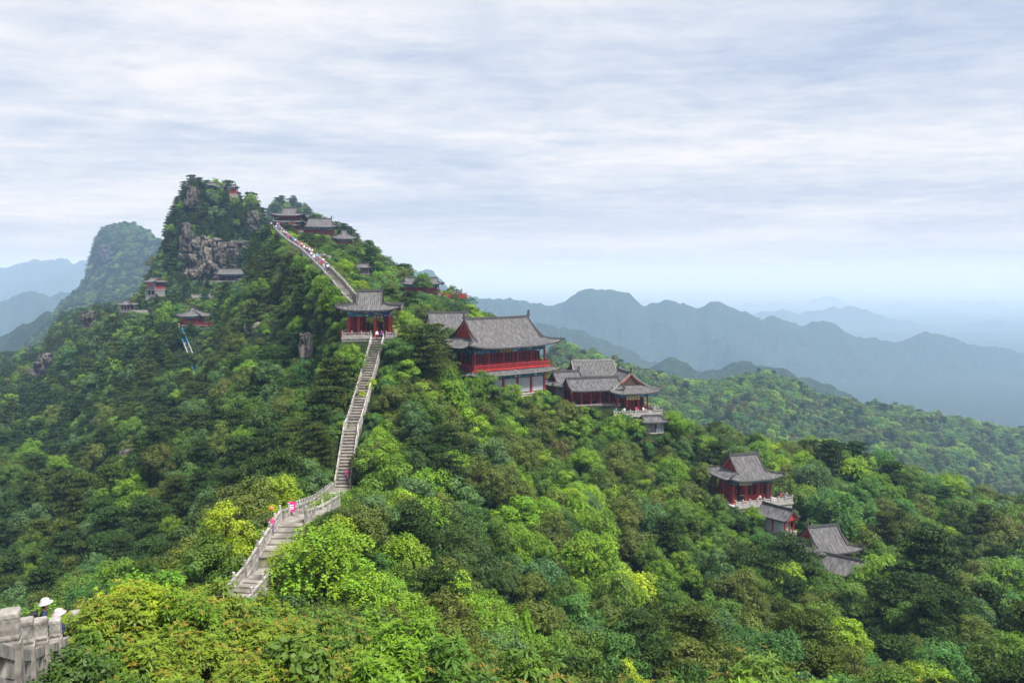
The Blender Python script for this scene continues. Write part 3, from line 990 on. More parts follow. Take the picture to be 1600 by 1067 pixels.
def cypress(name, rad=1.7, height=6.5, n=7000):
    f = rng.random(n) ** 0.8
    ang = rng.random(n) * 6.283
    lob = 0.80 + 0.2 * np.sin(ang * 7 + f * 19) + 0.12 * np.sin(ang * 13 - f * 41)
    r = rad * (1 - f) ** 0.75 * lob * (0.72 + 0.3 * rng.random(n)) + 0.05
    z = height * (0.06 + 0.94 * f)
    p = np.stack([r * np.cos(ang), r * np.sin(ang), z], -1)
    t = np.stack([np.cos(ang) * 0.55, np.sin(ang) * 0.55, np.ones(n)], -1) + rng.normal(size=(n, 3)) * 0.3
    nr = np.stack([np.cos(ang), np.sin(ang), 0.5 * np.ones(n)], -1) + rng.normal(size=(n, 3)) * 0.35
    v = np.stack([np.clip(0.3 + 0.4 * lob - 0.1 + 0.3 * (rng.random(n) - 0.5), 0, 1), 0.5 + 0.3 * (rng.random(n) - 0.5), np.zeros(n)], -1)
    crown = leaf_mesh(name + '_crown', p, nr, 0.30 * (0.7 + 0.6 * rng.random(n)), 0.12, v, M['needle'], 0.0, t)
    return crown, limb_mesh(name + '_trunk', height * 0.9, 0.12, []), rad, height


def longleaf(name, rad=1.7, height=3.0, shoots=240, leaf=0.24, red=0.3, w=0.26, whorl=11):
    """shrub whose shoots end in whorls of long narrow leaves, some tips red-brown with new growth"""
    pos, nrm, tan, var, ends = [], [], [], [], []
    stems = []
    for k in range(shoots):
        d = sphere_dirs(1, 0.35)[0]
        rr = 0.40 + 0.62 * rng.random() ** 0.5
        c = d * rr * np.array([rad, rad, height * 0.52]) * (0.82 + 0.36 * mnoise.noise(Vector(d) * 2.1 + Vector((rad * 3, shoots * 0.1, 0))))
        c[2] += height * 0.5
        c[2] = max(c[2], 0.15)
        axis = unit(d * 0.7 + np.array([0, 0, 1.0]) + rng.normal(size=3) * 0.25)
        tip = rng.random() < red and c[2] > height * 0.45
        tone = rng.random()
        stems.append((c, axis))
        for lev in range(3):
            base = c - axis * 0.13 * lev
            m = whorl - 2 * (lev == 0)
            aa = rng.random() * 6.28 + np.arange(m) * 6.283 / m + rng.normal(size=m) * 0.2
            e1 = unit(np.cross(axis, np.array([0.3, 0.9, 0.1]))); e2 = np.cross(axis, e1)
            rad_d = np.cos(aa)[:, None] * e1 + np.sin(aa)[:, None] * e2
            lift = (0.75, 0.15, -0.25)[lev]
            t = unit(rad_d + axis * lift + rng.normal(size=(m, 3)) * 0.15 - np.array([0, 0, 0.25]))
            L = leaf * (0.65, 1.0, 1.1)[lev] * (0.8 + 0.4 * rng.random(m))
            p = base + t * (L * 0.5)[:, None]
            n = unit(axis + np.array([0, 0, 0.4]) - t * np.sum(axis * t, -1, keepdims=True))
            v = np.empty((m, 3))
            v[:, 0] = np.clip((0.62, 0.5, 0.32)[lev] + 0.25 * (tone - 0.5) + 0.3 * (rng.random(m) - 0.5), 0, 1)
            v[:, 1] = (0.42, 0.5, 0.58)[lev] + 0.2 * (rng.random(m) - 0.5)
            v[:, 2] = (0.55 * rng.random(m) if (tip and lev == 0) else 0.0)
            pos.append(p); nrm.append(n + rng.normal(size=(m, 3)) * 0.2); tan.append(t); var.append(np.column_stack([v, L]))
    pos, nrm, tan, var = map(np.concatenate, (pos, nrm, tan, var))
    crown = leaf_mesh(name + '_crown', pos, nrm, var[:, 3], var[:, 3] * w, var[:, :3], M['leaf'], 0.16, tan)
    b = MB()
    for c, axis in stems[::3]:
        c = Vector(c); a = Vector(axis)
        foot = Vector((c.x * 0.12, c.y * 0.12, -0.3))
        b.tube([foot, (foot + c) * 0.5 + Vector((c.x * 0.12, c.y * 0.12, 0.05)), c - a * 0.05], [0.022, 0.014, 0.006], 4)
    b.tube([(0, 0, -3.0), (0, 0, -0.2), (0.03, 0.02, height * 0.4)], [0.10, 0.07, 0.03], 6)
    return crown, b.mesh(name + '_stems', M['bark'], True), rad, height


PROTO = {
 'round': [broad('round%d' % k, 2.9 + 0.3 * k, 6.2 + 0.5 * k, 100, 125, 0.205, 0.72, lobes=5 + k % 2) for k in range(4)],
 'dense': [broad('dense%d' % k, 2.7 + 0.3 * k, 6.0 + 0.5 * k, 150, 75, 0.175, 0.52, up=0.45, lobes=6) for k in range(3)],
 'loose': [broad('loose%d' % k, 3.0, 6.4 + 0.7 * k, 64, 135, 0.25, 0.80, flat=0.55, up=0.5, lobes=4 + k, width=0.5) for k in range(3)],
 'tiered': [tiered('tiered%d' % k, 3.1 + 0.3 * k, 6.4 + 0.5 * k, 46 + 6 * k, 185, 0.235) for k in range(3)],
 'pine': [pine('pine%d' % k, 2.7 + 0.3 * k, 7.2 + 0.5 * k, 8, 120, 0.22 + 0.08 * k) for k in range(4)],
 'spread_pine': [pine('spreadpine%d' % k, 4.4, 6.2 + 0.5 * k, 7, 125, 0.5) for k in range(2)],
 'cypress': [cypress('cypress')],
 'bush': [broad('bush%d' % k, 1.25, 1.7 + 0.3 * k, 30, 80, 0.15, 0.42, up=0.4, lobes=3) for k in range(2)],
 'longleaf': [longleaf('longleaf%d' % k, 1.7, 2.9 + 0.3 * k, 230) for k in range(3)],
 'longleaf_green': [longleaf('longleafgreen%d' % k, 1.9, 3.0, 190, 0.31, 0.03, 0.30, 9) for k in range(2)],
 'rosette': [longleaf('rosette%d' % k, 1.8, 2.6, 330, 0.15, 0.02, 0.20, 12) for k in range(2)],
}
# the same kinds with fewer, larger leaves for trees hundreds of metres away
PROTO_FAR = [broad('far_round', 2.9, 6.2, 60, 34, 0.40, 0.80), broad('far_dense', 2.8, 6.4, 90, 24, 0.36, 0.58, up=0.5, lobes=6), tiered('far_tiered', 3.0, 6.2, 34, 44, 0.46), pine('far_pine', 2.8, 7.4, 7, 36, 0.25, 0.56)]

TINT = {
 'dark': (0.039, 0.088, 0.012), 'mid': (0.065, 0.140, 0.012), 'fresh': (0.107, 0.221, 0.009), 'bright': (0.144, 0.270, 0.010), 'lime': (0.219, 0.315, 0.008), 'sallow': (0.130, 0.198, 0.012),
 'blue': (0.063, 0.135, 0.036), 'olive': (0.079, 0.115, 0.013), 'rust': (0.098, 0.079, 0.020), 'pine': (0.032, 0.067, 0.010), 'pine_olive': (0.054, 0.085, 0.010), 'jade': (0.050, 0.144, 0.020),
}
TONE = {'dark': 'dark green', 'mid': 'mid green', 'fresh': 'fresh green', 'bright': 'bright green', 'lime': 'vivid yellow-green', 'blue': 'blue-green', 'olive': 'olive', 'rust': 'brownish', 'pine': 'dark green',
        'pine_olive': 'dark olive', 'sallow': 'yellowish green', 'jade': 'jade green'}
FORM = {'round': 'round broadleaf tree', 'dense': 'fine-leaved tree', 'loose': 'loose-crowned tree', 'tiered': 'layered maple', 'pine': 'layered pine', 'spread_pine': 'flat-topped pine',
        'cypress': 'conical cypress', 'bush': 'low bush', 'longleaf': 'long-leaved shrub', 'longleaf_green': 'drooping-leaved shrub', 'rosette': 'rosette-leaved shrub'}
NAME = {'round': 'broadleaf_tree', 'dense': 'broadleaf_tree', 'loose': 'broadleaf_tree', 'tiered': 'maple_tree', 'pine': 'pine_tree', 'spread_pine': 'pine_tree', 'cypress': 'cypress_tree', 'bush': 'bush', 'longleaf': 'shrub',
        'longleaf_green': 'shrub', 'rosette': 'shrub'}
CAT = {'broadleaf_tree': 'tree', 'maple_tree': 'maple', 'pine_tree': 'pine', 'cypress_tree': 'cypress', 'bush': 'bush', 'shrub': 'shrub'}

# trees one can pick out in the photograph: column and row of the top, distance, kind, crown width in metres, tint
HEROES = [
 (352, 786, 57, 'dense', 5.6, 'lime'), (425, 790, 66, 'bush', 2.2, 'lime'), (512, 826, 48, 'tiered', 6.8, 'bright'), (572, 862, 47, 'tiered', 4.6, 'bright'), (455, 850, 48.5, 'tiered', 3.4, 'lime'),
 (655, 512, 128, 'spread_pine', 11.5, 'pine_olive'), (700, 566, 117, 'tiered', 6.6, 'bright'), (548, 536, 124, 'round', 5.6, 'fresh'), (632, 560, 124, 'loose', 5.0, 'fresh'), (582, 592, 121.5, 'bush', 2.6, 'lime'),
 (566, 612, 120, 'bush', 2.3, 'lime'), (705, 655, 104, 'round', 7.2, 'olive'), (610, 600, 112, 'round', 5.6, 'olive'), (628, 640, 106, 'round', 5.4, 'olive'), (645, 745, 84, 'loose', 6.4, 'blue'), (575, 770, 72, 'loose', 5.0, 'blue'),
 (745, 700, 92, 'dense', 7.4, 'olive'), (925, 798, 84, 'tiered', 8.0, 'bright'), (985, 815, 80, 'tiered', 5.0, 'bright'), (1060, 880, 72, 'tiered', 6.0, 'fresh'), (1090, 905, 69, 'pine', 6.8, 'pine_olive'),
 (822, 950, 55, 'cypress', 3.6, 'fresh'), (978, 985, 54, 'dense', 4.0, 'lime'), (868, 780, 88, 'dense', 6.6, 'olive'), (640, 790, 66, 'pine', 7.2, 'pine'), (700, 850, 60, 'round', 6.0, 'olive'),
 (1262, 757, 139, 'round', 7.0, 'fresh'), (1098, 722, 139, 'round', 6.5, 'olive'), (1122, 772, 134, 'dense', 5.0, 'mid'), (522, 772, 73, 'tiered', 5.0, 'fresh'), (500, 785, 68, 'bush', 2.6, 'bright'), (1302, 768, 140, 'tiered', 10.5, 'jade'), (1340, 692, 186, 'pine', 8.0, 'pine'), (1296, 690, 182, 'pine', 8.0, 'pine'), (1395, 722, 176, 'pine', 8.0, 'pine'),
 (1178, 790, 135, 'round', 4.4, 'fresh'), (1090, 770, 118, 'bush', 5.6, 'bright'), (1450, 830, 118, 'pine', 9.5, 'pine'), (1380, 870, 108, 'tiered', 6.5, 'bright'), (1235, 842, 110, 'spread_pine', 10.0, 'pine'), (1300, 892, 118, 'round', 5.5, 'mid'), (1262, 868, 122, 'round', 5.5, 'dark'), (1352, 885, 122, 'tiered', 5.0, 'fresh'),
 (1180, 850, 96, 'spread_pine', 10.0, 'pine'), (1330, 905, 92, 'loose', 7.0, 'mid'), (1430, 905, 98, 'spread_pine', 11.0, 'pine'), (1580, 860, 108, 'tiered', 7.5, 'fresh'), (1260, 960, 80, 'pine', 7.6, 'pine_olive'),
 (1100, 985, 66, 'loose', 5.2, 'bright'), (1560, 990, 84, 'round', 7.0, 'dark'), (1400, 1000, 80, 'pine', 7.6, 'pine'), (1480, 760, 178, 'pine', 6.5, 'dark'), (960, 690, 140, 'round', 7.0, 'olive'), (905, 650, 146, 'loose', 6.2, 'fresh'),
 (860, 640, 148, 'loose', 6.0, 'bright'), (790, 625, 140, 'loose', 6.0, 'mid'), (740, 590, 136, 'tiered', 5.6, 'fresh'), (772, 586, 147, 'loose', 6.0, 'mid'), (748, 578, 143, 'round', 6.0, 'mid'), (800, 600, 149, 'tiered', 4.6, 'bright'), (1045, 700, 146, 'round', 6.0, 'olive'), (1000, 655, 156, 'bush', 4.2, 'bright'), (965, 648, 158, 'bush', 3.6, 'lime'),
 (470, 715, 92, 'loose', 5.6, 'blue'), (500, 640, 112, 'round', 6.0, 'olive'), (480, 600, 122, 'tiered', 6.0, 'fresh'), (520, 560, 128, 'loose', 5.4, 'olive'), (430, 745, 84, 'tiered', 4.6, 'lime'), (605, 420, 205, 'tiered', 6.0, 'bright'),
 (560, 438, 172, 'tiered', 5.4, 'lime'), (515, 455, 163, 'tiered', 4.8, 'bright'), (660, 385, 250, 'tiered', 6.0, 'fresh'), (1000, 930, 64, 'pine', 6.0, 'pine'), (735, 905, 55, 'rosette', 5.0, 'olive'), (900, 905, 66, 'loose', 5.6, 'jade'),
 (309, 388, 384, 'pine', 6.0, 'pine'), (330, 408, 381, 'pine', 5.5, 'pine'), (346, 388, 383, 'pine', 6.0, 'pine'), (362, 380, 385, 'spread_pine', 7.0, 'pine'), (298, 402, 382, 'loose', 5.0, 'mid'), (322, 424, 380, 'pine', 4.5, 'pine'),
 (383, 388, 388, 'pine', 6.0, 'pine'), (340, 372, 388, 'tiered', 5.0, 'mid'),
 (531, 462, 149, 'tiered', 3.6, 'bright'), (519, 447, 161, 'tiered', 4.4, 'fresh'), (504, 430, 177, 'tiered', 5.0, 'bright'), (489, 415, 195, 'round', 5.0, 'mid'), (472, 400, 219, 'tiered', 5.5, 'fresh'), (456, 387, 246, 'round', 6.0, 'olive'), (442, 375, 270, 'loose', 6.0, 'fresh'),
 # the shrubs below the camera
 (168, 922, 19.5, 'longleaf', 3.0, 'sallow'), (212, 896, 21, 'longleaf', 3.0, 'lime'), (262, 912, 22.5, 'longleaf', 3.2, 'sallow'), (325, 903, 25.5, 'longleaf', 3.4, 'sallow'), (405, 922, 28, 'longleaf', 3.2, 'sallow'), (372, 955, 21.5, 'longleaf', 3.0, 'sallow'),
 (300, 975, 18.5, 'longleaf', 2.8, 'sallow'), (140, 985, 16.5, 'longleaf', 2.2, 'mid'), (225, 985, 17, 'longleaf', 2.6, 'sallow'), (440, 965, 23.5, 'longleaf', 2.8, 'sallow'), (470, 1000, 20, 'longleaf', 2.4, 'sallow'), (110, 1020, 14, 'bush', 1.5, 'dark'),
 (380, 1015, 17, 'longleaf', 2.4, 'sallow'), (540, 1010, 21, 'longleaf', 2.6, 'sallow'), (625, 963, 24.5, 'longleaf_green', 3.6, 'fresh'), (680, 985, 26, 'longleaf_green', 3.2, 'fresh'), (605, 1015, 20, 'longleaf_green', 2.8, 'fresh'),
 (690, 1030, 22, 'longleaf_green', 2.6, 'fresh'), (760, 1040, 27, 'longleaf', 2.6, 'sallow'), (505, 905, 40, 'rosette', 4.4, 'olive'), (560, 935, 37, 'rosette', 4.2, 'olive'), (480, 945, 32, 'rosette', 3.4, 'pine_olive'), (600, 975, 31, 'rosette', 3.6, 'pine_olive'),
 (640, 905, 46, 'round', 4.6, 'fresh'), (535, 965, 29, 'rosette', 3.4, 'pine_olive'), (700, 965, 36, 'rosette', 4.0, 'olive'), (760, 990, 42, 'round', 4.6, 'blue'), (60, 1075, 12, 'bush', 1.4, 'dark'), (265, 1040, 14.5, 'longleaf', 2.4, 'sallow'),
 (175, 1050, 13.5, 'longleaf', 2.0, 'mid'), (330, 1050, 15, 'longleaf', 2.2, 'mid'), (440, 1050, 17, 'longleaf', 2.4, 'sallow'),
]

# parts of the photograph where nothing nearer may stand: box and the distance of what it shows
CLEAR = [
 (545, 455, 612, 528, 139), (728, 492, 862, 575, 160), (800, 575, 858, 606, 160), (890, 565, 1030, 608, 170), (948, 605, 1036, 642, 168), (992, 650, 1036, 674, 159),
 (1108, 702, 1236, 782, 142), (1196, 782, 1242, 826, 138), (1252, 830, 1318, 872, 130), (1284, 866, 1350, 903, 124),
 (428, 330, 470, 352, 307), (470, 336, 524, 366, 314), (525, 362, 555, 382, 295), (630, 438, 690, 456, 262), (284, 474, 338, 510, 292), (276, 510, 296, 545, 258), (286, 540, 306, 573, 234), (296, 570, 314, 598, 220), (304, 596, 322, 618, 208), (230, 433, 258, 462, 352), (184, 468, 232, 486, 346),
 (342, 416, 386, 440, 372), (296, 380, 350, 436, 386), (532, 446, 552, 470, 150), (514, 428, 534, 448, 160), (498, 412, 518, 432, 180), (484, 394, 506, 412, 206), (462, 380, 486, 400, 225), (444, 364, 468, 384, 252), (430, 354, 450, 369, 284),
 (416, 476, 444, 504, 238), (390, 510, 408, 538, 212), (474, 530, 492, 552, 162), (525, 665, 568, 762, 101), (585, 535, 606, 560, 128), (548, 610, 578, 665, 114), (0, 940, 130, 1067, 9), (560, 415, 578, 430, 235),
 (372, 870, 425, 925, 47), (395, 805, 492, 850, 56), (690, 452, 700, 466, 264), (302, 458, 334, 466, 336), (300, 788, 405, 905, 53), (440, 830, 600, 945, 43), (322, 540, 336, 552, 276),
]


# ------------------------------------------------------------------ setting the forest
def band(y0, y1, s):
    """jittered grid of spots between two distances"""
    xs = np.arange(-0.74 * y1, 0.74 * y1, s)
    ys = np.arange(y0, y1, s * 0.87)
    X, Yg = np.meshgrid(xs, ys, indexing='ij')
    X = X + (np.arange(len(ys)) % 2)[None, :] * s * 0.5
    X = X + (rng.random(X.shape) - 0.5) * s * 0.75
    Yg = Yg + (rng.random(X.shape) - 0.5) * s * 0.75
    X, Yg = X.ravel(), Yg.ravel()
    k = (np.abs(X / Yg) < 0.72) & (Yg >= y0) & (Yg < y1)
    return X[k], Yg[k]


def grow_forest():
    # skyline of the canopy along each bearing, to leave out what no one sees
    ang = ZC / gY[None, :]
    run = np.maximum.accumulate(ang, axis=1)
    xs, ys, sp = [], [], []
    for y0, y1, s in ((16, 40, 2.4), (40, 80, 3.3), (80, 150, 3.9), (150, 260, 4.3), (260, 430, 4.9), (430, 700, 6.6), (700, 1100, 9.0), (1100, 1900, 12.5)):
        x, y = band(y0, y1, s)
        xs.append(x); ys.append(y); sp.append(np.full(len(x), s))
    # on cliffs the plan is crowded into a few metres: more, smaller trees hold to the steep faces
    for y0, y1, s in ((225, 330, 2.6), (330, 450, 2.5), (1000, 1650, 6.5)):
        x, y = band(y0, y1, s)
        h = 1.5
        sl = np.hypot(ground(x + h, y) - ground(x - h, y), ground(x, y + h) - ground(x, y - h)) / (2 * h)
        k = (sl > 1.0) & (x < 0) & (rng.random(len(x)) < 0.8)
        xs.append(x[k]); ys.append(y[k]); sp.append(np.full(k.sum(), s * 1.15))
    x, y, sp = map(np.concatenate, (xs, ys, sp))
    z = ground(x, y)
    ch = canopy_height(x, y)
    n = len(x)
    htop = z + ch * 1.25
    ok = htop / y > sample(run, x, np.maximum(y * 0.96, 4)) - 4.5 / y
    u, v = proj(x, y, htop)
    ub, vb = proj(x, y, z)
    ok &= (u > -90) & (u < 1690) & (v < 1067 + 2200 / y)
    x, y, z, sp, u, v, ch = (q[ok] for q in (x, y, z, sp, u, v, ch))
    n = len(x)
    d1, _ = path_dist(x, y, STAIR); d2, _ = path_dist(x, y, UPPER); d3, _ = path_dist(x, y, FRONT)
    dpath = np.minimum(np.minimum(d1, d2), d3)
    dpad = np.full(n, 1e9)
    for p in PADS:
        dpad = np.minimum(dpad, pad_dist(x, y, p))
    k1 = fbm(x, y, 0.045, 3, 51); k2 = vnoise(x, y, 0.13, 52); k3 = rng.random(n); k4 = rng.random(n); k5 = fbm(x, y, 0.02, 2, 57)
    trees = []
    hero_pos = []
    for (hu, hv, hY, kind, w, tint) in HEROES:
        pi = int(rng.integers(0, len(PROTO[kind])))
        s = w / (2 * PROTO[kind][pi][2])
        # the place along that bearing where a tree of this size on the ground reaches the row
        yy = hY * np.linspace(0.86, 1.16, 61)
        c = [P(hu, hv, q) for q in yy]
        gap = np.array([q.z for q in c]) - s * PROTO[kind][pi][3] - ground(np.array([q.x for q in c]), yy)
        cost = np.maximum(gap, 0) * 1.0 + np.maximum(-gap - 1.0, 0) * 0.6 + np.abs(yy - hY) / hY * 6
        best = int(np.argmin(cost))
        p = c[best]
        p.z -= max(0.0, min(gap[best], 2.0) - 0.6) if hY > 30 else 0
        if gap[best] > 2.5 and hY > 30: p.z -= gap[best] - 2.5
        trees.append(dict(x=p.x, y=p.y, z=p.z - s * PROTO[kind][pi][3], kind=kind, pi=pi, s=(s, s, s), tint=TINT[tint], tone=tint, hero=True, u=hu, v=hv, rz=rng.random() * 6.28, w=w))
        hero_pos.append((p.x, p.y, w * 0.5))
    hp = np.array(hero_pos)
    for i in range(n):
        if dpath[i] < 2.1 or dpad[i] < 1.4: continue
        xx, yy = x[i], y[i]
        dh = np.hypot(hp[:, 0] - xx, hp[:, 1] - yy) - hp[:, 2] * 0.8
        if dh.min() < 0: continue
        right = u[i] > 560
        # kinds follow the slope: pines on the left flank and crests, broadleaf on the right
        q = k1[i] * 0.62 + k3[i] * 0.38
        pf = 0.50 if not right else 0.35
        if q < pf:
            kind = 'pine' if k4[i] > 0.12 else 'spread_pine'
            tone = 'pine' if k2[i] < 0.55 else 'pine_olive'
        elif q < pf + 0.24:
            kind = 'round' if k4[i] < 0.6 else 'dense'
            tone = ('dark', 'olive', 'mid', 'rust', 'mid')[min(4, int(k2[i] * 5))] if k3[i] < 0.72 else ('mid', 'fresh', 'blue')[int(k4[i] * 2.99)]
            if tone == 'rust' and (k4[i] > 0.06 or yy < 110): tone = 'olive'
        else:
            kind = ('tiered', 'loose', 'round', 'tiered')[int(k4[i] * 3.99)]
            tone = ('mid', 'fresh', 'bright', 'blue', 'jade', 'fresh', 'lime')[min(6, int(k2[i] * 7))] if right else ('mid', 'fresh', 'jade', 'dark', 'fresh', 'bright')[min(5, int(k2[i] * 6))]
            if tone == 'lime' and k3[i] < 0.8: tone = 'bright'
            if tone == 'bright' and k3[i] < 0.25: tone = 'mid'
        if y[i] < 34: kind = 'bush' if k4[i] < 0.4 else 'longleaf'; tone = 'fresh' if k3[i] < 0.6 else 'mid'
        pi = int(rng.integers(0, len(PROTO[kind])))
        pr = PROTO[kind][pi]
        room = min(dpath[i] - 1.3, dpad[i] - 0.5)
        if kind not in ('bush', 'longleaf') and room < 2.2:
            kind = 'bush'; pi = int(rng.integers(0, 2)); pr = PROTO[kind][pi]
            tone = ('fresh', 'bright', 'lime', 'olive', 'mid', 'jade')[int(k4[i] * 5.99)]
        w = sp[i] * (1.05 + 0.85 * rng.random() ** 1.3 + 0.3 * k5[i])
        if kind == 'bush': w = min(max(1.5, 2 * room), 3.4)
        if kind == 'spread_pine': w *= 1.25
        s = w / (2 * pr[2])
        hh = 0.92 + 0.3 * rng.random()
        sz = s * hh
        base = z[i]
        if kind not in ('bush', 'longleaf'):
            # tops at uneven heights; the stem stands deeper in the slope where the tree is broad
            base = min(z[i] + 0.8, z[i] + ch[i] * (0.55 + 1.1 * rng.random()) - sz * pr[3] + 0.4)
        top = base + sz * pr[3]
        tu, tv = proj(xx, yy, top)
        bu, bv = proj(xx, yy, z[i])
        ru = F * pr[2] * s / yy
        bad = False
        for (a0, b0, a1, b1, yb) in CLEAR:
            if yy < yb and tu + ru * 0.85 > a0 and tu - ru * 0.85 < a1 and tv < b1 and bv > b0:
                # cut down to what stays below, or leave out
                need = (b1 - bv) / (tv - bv) if tv < bv else 0
                if need > 0.45 and kind != 'pine':
                    sz *= need * 0.97; s *= max(need, 0.75)
                    ru *= max(need, 0.75); tv = b1 + 1
                else:
                    bad = True
                    break
        if bad:
            # keep low growth there instead
            for q in range(3):
                ox, oy = xx + rng.normal() * sp[i] * 0.35, yy + rng.normal() * sp[i] * 0.35
                oz = float(ground(np.array([ox]), np.array([oy]))[0])
                wb = 1.6 + 1.4 * rng.random()
                sb = wb / 2.5
                tn = ('mid', 'dark', 'olive', 'fresh')[int(rng.random() * 3.99)]
                tb = np.array(TINT[tn]) * (0.82 + 0.36 * rng.random())
                trees.append(dict(x=ox, y=oy, z=oz - 0.25, kind='bush', pi=0, s=(sb, sb, sb * 0.8), tint=tuple(tb), tone=tn, hero=False, u=tu, v=bv, rz=rng.random() * 6.28, w=wb))
            continue
        t = np.array(TINT[tone]) * (0.82 + 0.36 * rng.random()) * np.array([0.9 + 0.2 * rng.random(), 1, 0.9 + 0.2 * rng.random()])
        trees.append(dict(x=xx, y=yy, z=base - 0.1, kind=kind, pi=pi, s=(s, s, sz), tint=tuple(t), tone=tone, hero=False, u=tu, v=tv, rz=rng.random() * 6.28, w=w))
    # low growth close to the stairs and round the buildings
    for y0, y1, s_ in ((46, 110, 1.25), (110, 200, 1.5), (200, 330, 2.1)):
        bx, by = band(y0, y1, s_)
        e1, _ = path_dist(bx, by, STAIR); e2, _ = path_dist(bx, by, UPPER)
        dp = np.minimum(e1, e2)
        dq = np.full(len(bx), 1e9)
        for p in PADS:
            dq = np.minimum(dq, pad_dist(bx, by, p))
        keep = (dp > 1.9) & (dq > 0.7) & ((dp < 9) | (dq < 11))
        bx, by, dp, dq = bx[keep], by[keep], dp[keep], dq[keep]
        bz = ground(bx, by)
        for i in range(len(bx)):
            pi = int(rng.integers(0, 2))
            pr = PROTO['bush'][pi]
            w = min(1.3 + 1.3 * rng.random() + 0.12 * min(dp[i], dq[i]), 2 * min(dp[i] - 0.9, dq[i] + 0.2))
            if w < 0.7: continue
            s = w / (2 * pr[2])
            tone = ('fresh', 'mid', 'dark', 'olive', 'mid', 'jade', 'bright', 'fresh')[int(rng.random() * 7.99)]
            lift = 0.5 * min(1.0, max(0.0, min(dp[i], dq[i]) - 1.5) / 3)
            top = bz[i] + s * pr[3] + lift
            tu, tv = proj(bx[i], by[i], top)
            if tv > 1100 or tu < -40 or tu > 1640: continue
            ru = F * w * 0.45 / by[i]
            if any(by[i] < c[4] and tu + ru > c[0] and tu - ru < c[2] and tv < c[3] - 3 and tv > c[1] - 40 for c in CLEAR): continue
            t = np.array(TINT[tone]) * (0.82 + 0.36 * rng.random())
            trees.append(dict(x=bx[i], y=by[i], z=bz[i] + lift - 0.15, kind='bush', pi=pi, s=(s, s, s), tint=tuple(t), tone=tone, hero=False, u=tu, v=tv, rz=rng.random() * 6.28, w=w))
    return trees


# ------------------------------------------------------------------ naming a place in the forest by what stands near
MARKS = [
 (578, 490, 'the gate pavilion'), (785, 530, 'the main hall'), (970, 605, 'the terraced court hall'), (1165, 730, 'the balcony pavilion'), (1215, 805, 'the small gabled hut'), (1300, 860, 'the lowest grey roofs'),
 (400, 890, 'the near stair flight'), (455, 800, 'the pink sign'), (548, 720, 'the long lower stairs'), (575, 590, 'the upper long stairs'), (1020, 665, 'the little kiosk'),
 (1450, 740, 'the right-hand crest'), (1500, 850, 'the right-hand slope'), (1480, 1010, 'the bottom right corner'), (1200, 1000, 'the ravine trees'), (900, 980, 'the ravine bottom'), (750, 1000, 'the bottom edge'), (980, 850, 'the bright layered maple'),
 (720, 740, 'the slope below the hall'), (820, 720, 'the main hall footing'), (1060, 790, 'the slope under the court'), (350, 840, 'the round yellow-green tree'), (520, 870, 'the big bright maple'), (250, 960, 'the long-leaved shrubs'), (60, 960, 'the foreground balustrade'), (620, 970, 'the drooping-leaved shrubs'),
 (430, 490, 'the beige ridge rock'), (305, 495, 'the cliff pavilion'), (290, 560, 'the blue-railed cliff stairs'), (520, 430, 'the crowded stairs'), (200, 640, 'the left flank'), (60, 720, 'the far left slope'), (150, 820, 'the shaded left gully'), (60, 880, 'the lower left slope'), (330, 680, 'the steep left flank'), (430, 620, 'the dark stair-side slope'),
 (340, 390, 'the rocky peak'), (655, 447, 'the red-railed gallery'), (640, 500, 'the wide gate pine'), (1340, 790, 'the spreading jade tree'),
]


def near_mark(u, v, Y):
    b = min(MARKS, key=lambda m: (m[0] - u) ** 2 + (m[1] - v) ** 2)
    du, dv = u - b[0], v - b[1]
    r = math.hypot(du, dv)
    far = 'just' if r < 45 else ('some way' if r < 95 else 'well')
    a = math.degrees(math.atan2(-dv, du)) % 360
    dirs = ['right of', 'up-right of', 'above', 'up-left of', 'left of', 'down-left of', 'below', 'down-right of']
    return far, dirs[int((a + 22.5) // 45) % 8], b[2]


